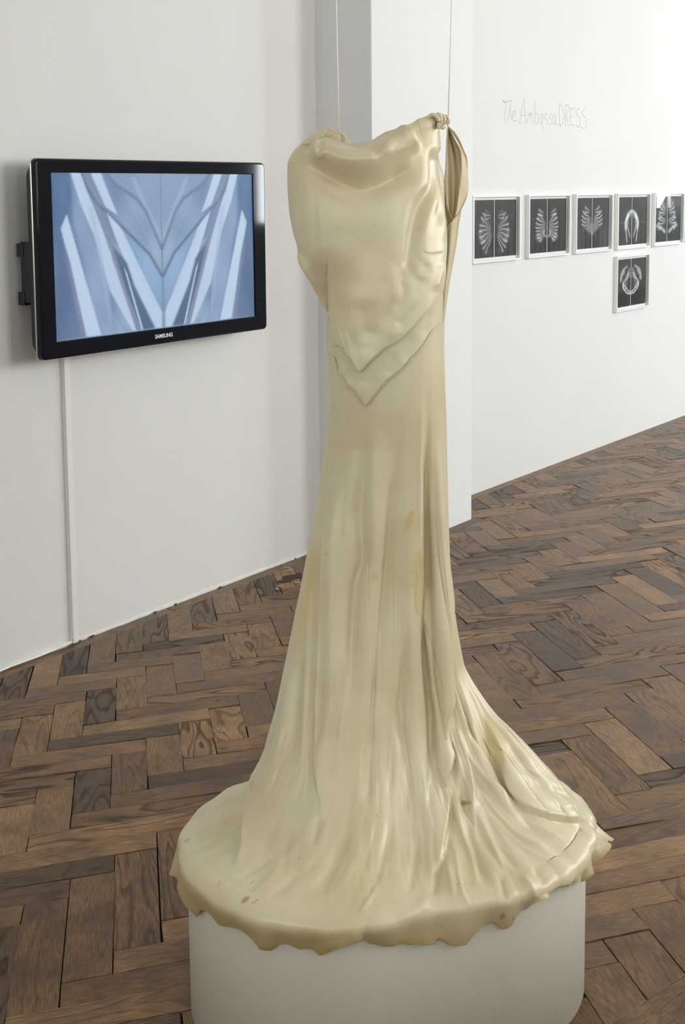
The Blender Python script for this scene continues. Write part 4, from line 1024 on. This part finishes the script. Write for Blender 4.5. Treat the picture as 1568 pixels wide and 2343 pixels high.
# stains, worn into the cloth
def stain_map(P, extra_hem=None):
    X, Y = proj(P); c = np.ones(X.shape + (3,))
    n = vnoise(X * .09, Y * .09, 40) * .6 + vnoise(X * .3, Y * .3, 41) * .4
    def blob(x, y, rx, ry, rot, col, k=1.0, hard=.25):
        a = math.radians(rot); dx, dy = X - x, Y - y; u = (dx * math.cos(a) + dy * math.sin(a)) / rx; v = (-dx * math.sin(a) + dy * math.cos(a)) / ry
        d = np.hypot(u, v) + (n - .5) * .8; m_ = smooth(1 + hard, 1 - hard, d) * k
        nonlocal c; c = c * (1 - m_[..., None]) + np.array(col) * m_[..., None]
    BR = (.60, .42, .18); YL = (.93, .84, .58)
    blob(1062, 1838, 9, 6.5, 0, BR, .95); blob(1076, 1837, 4, 4, 0, BR, .8)
    blob(562, 2060, 14, 4.5, -38, BR, .9); blob(586, 2063, 9, 1.5, -35, BR, .7); blob(579, 2019, 8, 1.2, -40, BR, .6); blob(502, 2021, 6, 2, -65, BR, .4)
    blob(428, 1924, 7, 4, -30, BR, .5); blob(403, 1936, 4, 8, -10, BR, .8); blob(395, 1925, 6, 3, 0, BR, .6)
    blob(1150, 2096, 7, 6, -50, BR, .6); blob(1175, 2102, 5, 4, -50, BR, .7); blob(1329, 1900, 6, 4, 40, BR, .45)
    blob(960, 1330, 18, 75, 0, YL, .6, .2); blob(937, 1190, 8, 26, 20, YL, .8, .2); blob(858, 1320, 6, 9, 0, YL, .8); blob(875, 1290, 5, 14, 10, YL, .5); blob(750, 1268, 5, 5, 0, YL, .8)
    blob(786, 1210, 6, 20, 0, YL, .5); blob(840, 660, 60, 90, 0, (1, .955, .83), .7, .8); blob(770, 420, 60, 40, 0, (1, .94, .84), .6, .8); blob(700, 1350, 20, 120, 8, (.97, .90, .66), .8, .6); blob(1130, 1700, 14, 60, -20, (.95, .86, .6), .7, .6)
    blob(863, 1867, 2, 4, 0, BR, .5); blob(685, 1965, 4, 1.5, -50, BR, .6); blob(688, 1963, 3, 1, -50, BR, .5)
    # thin brown outline of an old water mark
    d, s, t = dist_line([(958, 1270), (972, 1298), (979, 1330), (979, 1400)], X, Y); c = c * (1 - (np.exp(-(d / 1.5) ** 2) * .5)[..., None] * (1 - np.array(YL) * .85))
    d, s, t = dist_line([(942, 1308), (950, 1304), (954, 1312), (950, 1370), (953, 1404), (960, 1403), (972, 1424), (985, 1460), (1003, 1520), (1014, 1580), (1018, 1640)], X, Y); c = c * (1 - (np.exp(-(d / 1.6) ** 2) * .55)[..., None] * (1 - np.array(YL) * .8))
    return c
tint = stain_map(P_all)
edge = smooth(.955, 1.0, vv) * (.35 + .65 * vnoise(ang * 12, vv * 3, 50))
tint = tint * (1 - edge[..., None] * (1 - np.array([.80, .66, .40])))
dirt_shade = smooth(.875, .94, vv) * (.18 + .45 * np.exp(-((np.degrees(ang) - 228) / 30) ** 2) + .45 * vnoise(ang * 9 + vv * 4, vv * 9, 51))  # hem soiling plus painted shade of the hanging band, strongest front left
tint = tint * (1 - dirt_shade[..., None] * (1 - np.array([.62, .54, .34])))
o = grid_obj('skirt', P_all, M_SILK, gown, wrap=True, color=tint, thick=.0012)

# ---- bodice, laid over the top of the skirt
def coons(top, bottom, left, right, nu, nv, cosu=True):
    u = np.linspace(0, 1, nu)
    if cosu: u = .5 * (u + (1 - np.cos(np.pi * u)) / 2)
    v = np.linspace(0, 1, nv)
    T_ = resample(top, u); B_ = resample(bottom, u); L_ = resample(left, v); R_ = resample(right, v)
    U, V = np.meshgrid(u, v)
    P = (1 - V)[..., None] * T_[None] + V[..., None] * B_[None] + (1 - U)[..., None] * L_[:, None] + U[..., None] * R_[:, None]
    P -= ((1 - U) * (1 - V))[..., None] * T_[0] + (U * (1 - V))[..., None] * T_[-1] + ((1 - U) * V)[..., None] * B_[0] + (U * V)[..., None] * B_[-1]
    return P[..., 0], P[..., 1], U, V
def col_front_y(px, py):
    """distance of the skirt column's front surface where the sight line (px, py) meets it"""
    p = at_depth(px, py, GC[1] - BF * .8); x, z = p[..., 0], p[..., 2]
    xl, xr = col_xl(z), col_xr(z); t = np.clip((x - (xl + xr) / 2) / ((xr - xl) / 2), -.995, .995)
    return GC[1] - BF * (1 - np.abs(t) ** 2.3) ** (1 / 2.3)
V1 = [(752, 722), (758, 748), (767, 781), (774, 790), (787, 796), (791, 811), (804, 821), (809, 834), (820, 851), (824, 851), (841, 832), (878, 798), (918, 776), (955, 738), (989, 695), (1014, 662)]
V2 = [(750, 790), (752, 804), (767, 821), (773, 851), (780, 861), (792, 870), (795, 882), (810, 892), (820, 907), (835, 928), (838, 928), (849, 914), (884, 873), (923, 842), (937, 824), (961, 799), (976, 777), (990, 755), (1012, 730)]
# under layer with the lower pointed hem
X_, Y_, U_, V_ = coons([(753, 650), (880, 640), (1012, 650)], V2, [(753, 650), (750, 720), (750, 790)], [(1012, 650), (1013, 690), (1012, 730)], 200, 130)
Yd = col_front_y(X_, Y_) - .0045 - .002 * V_
P_ = at_depth(X_, Y_, Yd)
OUTF = lambda P: np.broadcast_to(np.array([0, -1.0, .1]), P.shape)
P_ = sculpt(P_, [('v', [(767, 790), (770, 820), (775, 850)], 5, 3, .05), ('v', [(900, 800), (893, 840), (880, 865)], 9, 3), ('v', [(945, 760), (935, 800), (925, 830)], 8, 4), 
                 ('r', [(830, 870), (836, 915)], 10, 2), ('v', [(985, 700), (975, 745), (968, 780)], 6, 3), ('v', [(800, 840), (806, 880)], 5, 2.5), ('r', [(786, 830), (788, 862)], 5, 2)], outward=OUTF, ws=1.5, as_=.45)
grid_obj('hip_layer', P_, M_SILK, gown, color=stain_map(P_), thick=.0012)
hp = spline(at_depth(*np.array(V2).T, col_front_y(*np.array(V2, float).T) - .0075), 3); tube('hem_piping', hp, .0011, M_SILK, gown, n=6)
tube('hem_piping', spline([p + np.array([.0, 0, .0012]) for p in at_depth(*np.array(V2).T, col_front_y(*np.array(V2, float).T) - .0078)], 3), .0007, M_STITCH, gown, n=5)
# front bodice with the cowl neckline
TOPC = spline([(733, 311), (741, 319), (760, 327), (785, 331), (815, 330), (850, 325), (872, 313), (890, 304), (912, 303), (930, 295), (950, 278), (968, 271), (985, 265), (1002, 270)], 6)
LEFTC = spline([(733, 311), (722, 309), (708, 313), (690, 329), (674, 345), (662, 366), (659, 385), (659, 430), (663, 480), (672, 530), (682, 566), (683, 597), (700, 622), (720, 650), (736, 676), (745, 698), (752, 722)], 5)
RIGHTC = spline([(1002, 270), (1003, 288), (1002, 310), (1004, 345), (1003, 375), (1006, 410), (1010, 440), (1014, 480), (1020, 520), (1022, 560), (1020, 600), (1017, 635), (1014, 662)], 5)
X_, Y_, U_, V_ = coons(TOPC, V1, LEFTC, RIGHTC, 330, 420)
t = 2 * U_ - 1
prof = (1 - np.abs(t) ** 2.2 * .999) ** (1 / 2.2)
bdepth = pchip([240, 260, 330, 420, 520, 620, 700, 900], [.04, .045, .075, .098, .105, .104, .097, .095], Y_.ravel()).reshape(Y_.shape)
Yb = GC[1] + .012 - bdepth * prof * smooth(-.12, .25, V_ + .12)
Yc = col_front_y(X_, Y_) - .0105 - .004 * smooth(.85, 1, V_)
k = np.maximum(smooth(.50, .92, V_), smooth(560, 690, Y_))
Yd = Yb * (1 - k) + Yc * k
# sides: let the bulge fall to the side line smoothly
P_ = at_depth(X_, Y_, Yd)
BOD_BIG = [
    # cowl: full roll under the neckline, deep shadowed hollow beneath it
    ('r', [(705, 335), (735, 352), (775, 366), (815, 374), (855, 368), (895, 345), (930, 322), (960, 305)], 24, 30, .12),
    ('v', [(712, 365), (745, 395), (785, 420), (822, 433), (862, 425), (905, 405), (950, 375)], 21, 19, .2),
]
BOD_SMALL = [
    ('v', [(735, 318), (732, 335), (735, 350)], 5, 5, .1), ('c', [(724, 325), (724, 345), (735, 362)], 5, 4, .1), ('r', [(742, 330), (740, 350), (748, 362)], 6, 4),
    ('v', [(880, 322), (866, 345), (850, 362)], 8, 5), ('c', [(905, 312), (885, 330), (868, 350)], 8, 5), ('v', [(930, 308), (905, 335), (890, 350)], 7, 3), ('c', [(912, 305), (935, 302), (955, 290)], 5, 4),
    ('v', [(955, 296), (975, 290), (1000, 289)], 4, 3, .1), ('r', [(955, 280), (980, 276), (998, 282)], 8, 4, .1),
    # folds down the right side from the shoulder
    ('v', [(989, 330), (992, 380), (990, 424), (972, 455), (955, 490), (946, 532), (938, 580), (928, 636)], 10, 15, .12), ('r', [(978, 320), (976, 370), (970, 420), (940, 470)], 12, 6),
    ('r', [(1000, 400), (992, 450), (978, 490), (968, 540), (966, 590)], 10, 9), ('v', [(1006, 420), (1003, 460), (1000, 520)], 5, 4), ('c', [(1012, 440), (1013, 500), (1012, 560)], 4, 4),
    ('v', [(950, 575), (962, 600), (975, 612), (995, 618)], 6, 4), ('v', [(930, 600), (945, 630), (960, 645), (985, 650)], 7, 4), ('v', [(903, 590), (918, 630), (925, 665), (920, 700)], 7, 4), ('c', [(1010, 600), (1002, 640), (992, 670)], 6, 6),
    ('r', [(880, 600), (895, 650), (900, 700)], 14, 3), ('v', [(966, 577), (985, 581), (1014, 578)], 1.6, 1.6, .05),
    ('v', [(925, 640), (918, 680), (905, 720)], 6, 3), ('r', [(910, 735), (900, 755), (915, 775)], 12, 4), ('v', [(855, 740), (850, 780), (835, 820)], 12, 3), ('r', [(800, 640), (805, 720), (815, 800)], 14, 3), ('v', [(830, 680), (835, 740), (845, 790)], 12, 4),
    ('v', [(690, 560), (700, 600), (725, 650)], 8, 4), ('r', [(720, 560), (745, 640), (765, 710)], 20, 4), ('v', [(960, 690), (935, 725), (905, 760)], 6, 3), ('v', [(870, 620), (885, 660), (880, 700)], 8, 2.5),
    ('v', [(672, 360), (668, 420), (672, 500)], 7, 3), ('r', [(770, 700), (780, 760), (800, 800)], 10, 3),
]
P_ = sculpt(P_, BOD_BIG, outward=OUTF)
P_ = sculpt(P_, BOD_SMALL, outward=OUTF, ws=1.6, as_=.62)
grid_obj('bodice_front', P_, M_SILK, gown, color=stain_map(P_), thick=.0014)
edge1 = P_[-1, ::6] + np.array([0, -.0006, 0]); tube('hem_piping', edge1, .0011, M_SILK, gown, n=6)
tube('hem_piping', edge1 + np.array([0, -.0004, .0012]), .0007, M_STITCH, gown, n=5)
NECK = P_[0]
# back of the bodice
LB_ = [(x + 5, y) for x, y in LEFTC[12:]]
BT = spline([(672, 352), (730, 420), (800, 470), (900, 480), (980, 462), (1018, 446), (1024, 470), (1036, 500), (1050, 503)], 8)
BR_ = spline([(1050, 503), (1049, 530), (1044, 556), (1037, 600), (1028, 650), (1021, 690), (1013, 735)], 6)
X_, Y_, U_, V_ = coons(BT, [(756, 735), (880, 740), (1013, 735)], spline([(672, 352), (664, 400), (664, 450), (670, 500), (680, 545), (688, 590), (706, 622), (740, 676), (756, 735)], 5), BR_, 160, 120)
t = 2 * U_ - 1
kk = smooth(.35, 1.0, U_)
Yd = GC[1] + .02 + .085 * (1 - np.abs(t) ** 2.2 * .99) ** (1 / 2.2) * (1 - smooth(.2, .7, 0 * U_)) 
P_ = at_depth(X_, Y_, Yd); 
P_ = P_ + np.array([0, 1.0, 0]) * (.003 * np.sin(U_ * 60 + V_ * 3))[..., None] * smooth(.1, .4, V_)[..., None]
grid_obj('bodice_back', P_, M_SILK, gown, color=stain_map(P_) * np.ones(3), thick=.0012)
def sheet(name, left, right, nu, nv, yfun, m, sym=None, color=True, thick=.001):
    v = np.linspace(0, 1, nv); L_ = resample(spline(left, 6), v); R_ = resample(spline(right, 6), v); u = np.linspace(0, 1, nu)
    X = L_[:, None, 0] * (1 - u) + R_[:, None, 0] * u; Y = L_[:, None, 1] * (1 - u) + R_[:, None, 1] * u
    U, V = np.meshgrid(u, v); P = at_depth(X, Y, yfun(U, V))
    return grid_obj(name, P, m, gown, color=np.ones(P.shape), thick=thick)
# side of the gown behind the armhole, seen at a low angle
sheet('side_panel', [(1022, 520), (1020, 560), (1018, 610), (1015, 660), (1012, 735), (1012, 800), (1014, 880), (1017, 960)], [(1056, 483), (1051, 508), (1045, 554), (1037, 600), (1027, 655), (1017, 735), (1016, 800), (1018, 880), (1020, 960)], 40, 120,
      lambda U, V: GC[1] + .010 + .018 * U * U + .003 * np.sin(U * 9 + 1) * (1 - V), M_SILK)
# lining of the back seen through the armhole
sheet('back_lining', [(1023, 292), (1023, 310), (1021.5, 343), (1021, 382), (1017, 415), (1017, 448), (1022, 490), (1027, 520)], [(1030, 292), (1040, 315), (1054, 342), (1060, 380), (1062, 420), (1056, 460), (1045, 495), (1028, 524)], 40, 110,
      lambda U, V: GC[1] + .085 + .02 * np.sin(np.pi * U) + .004 * np.sin(U * 18 - V * 6), M_LINING)
sheet('armhole_facing', [(1027, 292), (1040, 312), (1053, 337), (1056, 368), (1055.5, 402), (1051, 436), (1046, 474), (1043, 492)], [(1029, 290), (1041, 304), (1054, 327), (1068.5, 362), (1070, 396), (1071, 423), (1068, 445), (1044, 494)], 24, 110,
      lambda U, V: GC[1] + .045 + .012 * U - .02 * V, M_LINING)
rim = [(1024, 287), (1031, 295), (1041, 305), (1054, 327), (1062, 347), (1068.5, 363), (1070, 396), (1071.5, 423), (1069, 444), (1061, 466), (1047, 492), (1036, 509), (1027, 524)]
rp3 = spline(at_depth(*np.array(rim).T, GC[1] + .035 + .012 * np.sin(np.linspace(0, 3, len(rim)))), 6)
tube('armhole_edge', rp3, np.interp(np.linspace(0, 1, len(rp3)), [0, .12, .3, .55, .75, .9, 1], [.0025, .0040, .0025, .0016, .0028, .0038, .0015]), M_SILK, gown, n=8, flat=.5)
tube('armhole_edge', spline(at_depth(*np.array([(1024, 293), (1023.5, 312), (1022, 343), (1021, 382), (1017.5, 415), (1017, 440)]).T, GC[1] + .08), 6), .0012, M_LINING, gown, n=6)
fr_e = [(1000, 289), (1005, 300), (1007, 322), (1008, 338), (1003, 350), (1005, 372), (1012, 395), (1015, 420), (1016, 450), (1018, 490), (1026, 520)]
sheet('armhole_facing', [(998, 290), (1000, 310), (1001, 340), (1000, 360), (1002, 390), (1005, 420), (1010, 470), (1018, 522)], fr_e, 12, 100, lambda U, V: GC[1] + .008 + .022 * U, M_SILK)
tube('armhole_edge', spline(at_depth(*np.array(fr_e).T, GC[1] + .028), 6), .0012, M_SILK, gown, n=6)
# side seam and placket line running down the right
sm = [(1014, 662), (1012, 700), (1011, 735), (1011, 790), (1013, 840), (1016, 885)]
tube('side_seam', spline(at_depth(*np.array(sm).T, GC[1] - .028), 6), .0010, M_SILK, gown, n=6)
sm = [(984, 752), (998, 744), (1012, 731)]
tube('side_seam', spline(at_depth(*np.array(sm).T, col_front_y(*np.array(sm, float).T) - .003), 8), .0008, M_SILK, gown, n=6)
# gathered right shoulder: three soft loops twisted round the cord
def puff(pts, w, Y0, name='shoulder_gather', m=M_SILK, flat=.6):
    P = spline(at_depth(*np.array(pts, float).T, Y0), 8); n = len(P); t = np.linspace(0, 1, n)
    return tube(name, P, w * (.35 + .65 * np.sin(np.pi * np.clip(t * .9 + .06, 0, 1)) ** .7), m, gown, n=14, flat=flat)
puff([(975, 272), (990, 263), (1003, 273), (1003, 295)], .0070, GC[1] - .012); puff([(992, 266), (1004, 262), (1010, 275), (1004, 293)], .0065, GC[1] - .005)
puff([(1000, 264), (1012, 264), (1018, 275), (1006, 292)], .0055, GC[1] + .003); puff([(1008, 264), (1020, 266), (1026, 274), (1012, 288)], .0050, GC[1] + .010); puff([(1012, 266), (1023, 270), (1028, 278), (1024, 286)], .0040, GC[1] + .018)
M_SHADE = silk('silk_inside_shoulder', (.20, .14, .09), .8, .1, 0)
puff([(1006, 294), (1013, 287), (1021, 281), (1026, 281)], .0050, GC[1] + .012, 'shoulder_inside', M_LINING, .5)
puff([(1008, 293), (1014, 294), (1021, 290)], .0026, GC[1] + .010, 'shoulder_inside', M_LINING, .8)
# left shoulder seen from outside and inside
def patch(name, pts_rows, Y0rows, m, n=24):
    rows = [resample(spline(r, 6), np.linspace(0, 1, n)) for r in pts_rows]
    R_ = []; K = len(rows)
    for q_ in np.linspace(0, K - 1, 24):
        i = min(int(q_), K - 2); f_ = q_ - i; xy = rows[i] * (1 - f_) + rows[i + 1] * f_; y0 = np.interp(q_, range(K), Y0rows); R_.append(at_depth(xy[:, 0], xy[:, 1], y0 - .006 * np.sin(np.pi * np.linspace(0, 1, n))))
    P = np.array(R_); return grid_obj(name, P, m, gown, color=np.ones(P.shape), thick=.001)
patch('left_shoulder', [[(690, 331), (708, 312), (722, 303), (740, 295), (746, 294)], [(700, 330), (715, 316), (730, 308), (741, 305), (746, 298)], [(712, 330), (722, 321), (733, 314), (740, 311), (743, 308)]], [GC[1] - .02, GC[1] - .035, GC[1] - .045], M_SILK)
patch('left_shoulder_inside', [[(746, 294), (754, 293), (762, 298), (770, 303), (778, 305)], [(744, 303), (752, 300), (762, 303), (770, 306), (778, 309)], [(742, 311), (750, 313), (760, 318), (770, 320), (778, 322)], [(742, 318), (752, 324), (764, 328), (774, 330), (784, 331)]], [GC[1] + .01, GC[1] + .012, GC[1] + .006, GC[1] - .02], M_LINING)
patch('left_shoulder_inside', [[(778, 305), (784, 306), (790, 313), (798, 320), (806, 328)], [(776, 315), (784, 318), (790, 322), (798, 327), (804, 332)], [(776, 330), (784, 332), (790, 333), (796, 333), (802, 334)]], [GC[1] + .03, GC[1] + .025, GC[1] + .02], M_LINING)
puff([(742, 314), (750, 312), (760, 308), (768, 304)], .0045, GC[1] - .012, 'shoulder_fold', M_SILK, .5)
puff([(776, 304), (774, 312), (779, 322), (785, 334)], .0020, GC[1] - .016, 'shoulder_fold', M_SILK, .8)
puff([(778, 305), (786, 309), (789, 315), (786, 322)], .0040, GC[1] + .0, 'shoulder_fold', M_SILK, .7)
puff([(741, 318), (744, 305), (749, 296), (755, 293), (763, 299), (771, 304), (777, 305)], .0013, GC[1] - .012, 'shoulder_fold', M_SILK, .8)
# ------------------------------------------------------------------ hanging cords
def cord(pts, Yd, label):
    a = at_depth(pts[0][0], pts[0][1], Yd); b = at_depth(pts[1][0], pts[1][1], Yd); d = (b - a) / (b[2] - a[2]); top = a + d * (ROOM_H - a[2])
    n_ = 12; P = [a + (top - a) * i / n_ for i in range(n_ + 1)]
    o = tube('hanging_cord', P, .0011, M_CORD, n=6); tag(o, label, 'cord', 'cords holding up the gown')
cord(((776.5, 304), (769.5, 0)), GC[1] - .005, 'thin white cord rising from the left shoulder of the gown')
cord(((1026, 270), (1034, 0)), GC[1] + .008, 'thin white cord rising from the right shoulder of the gown')
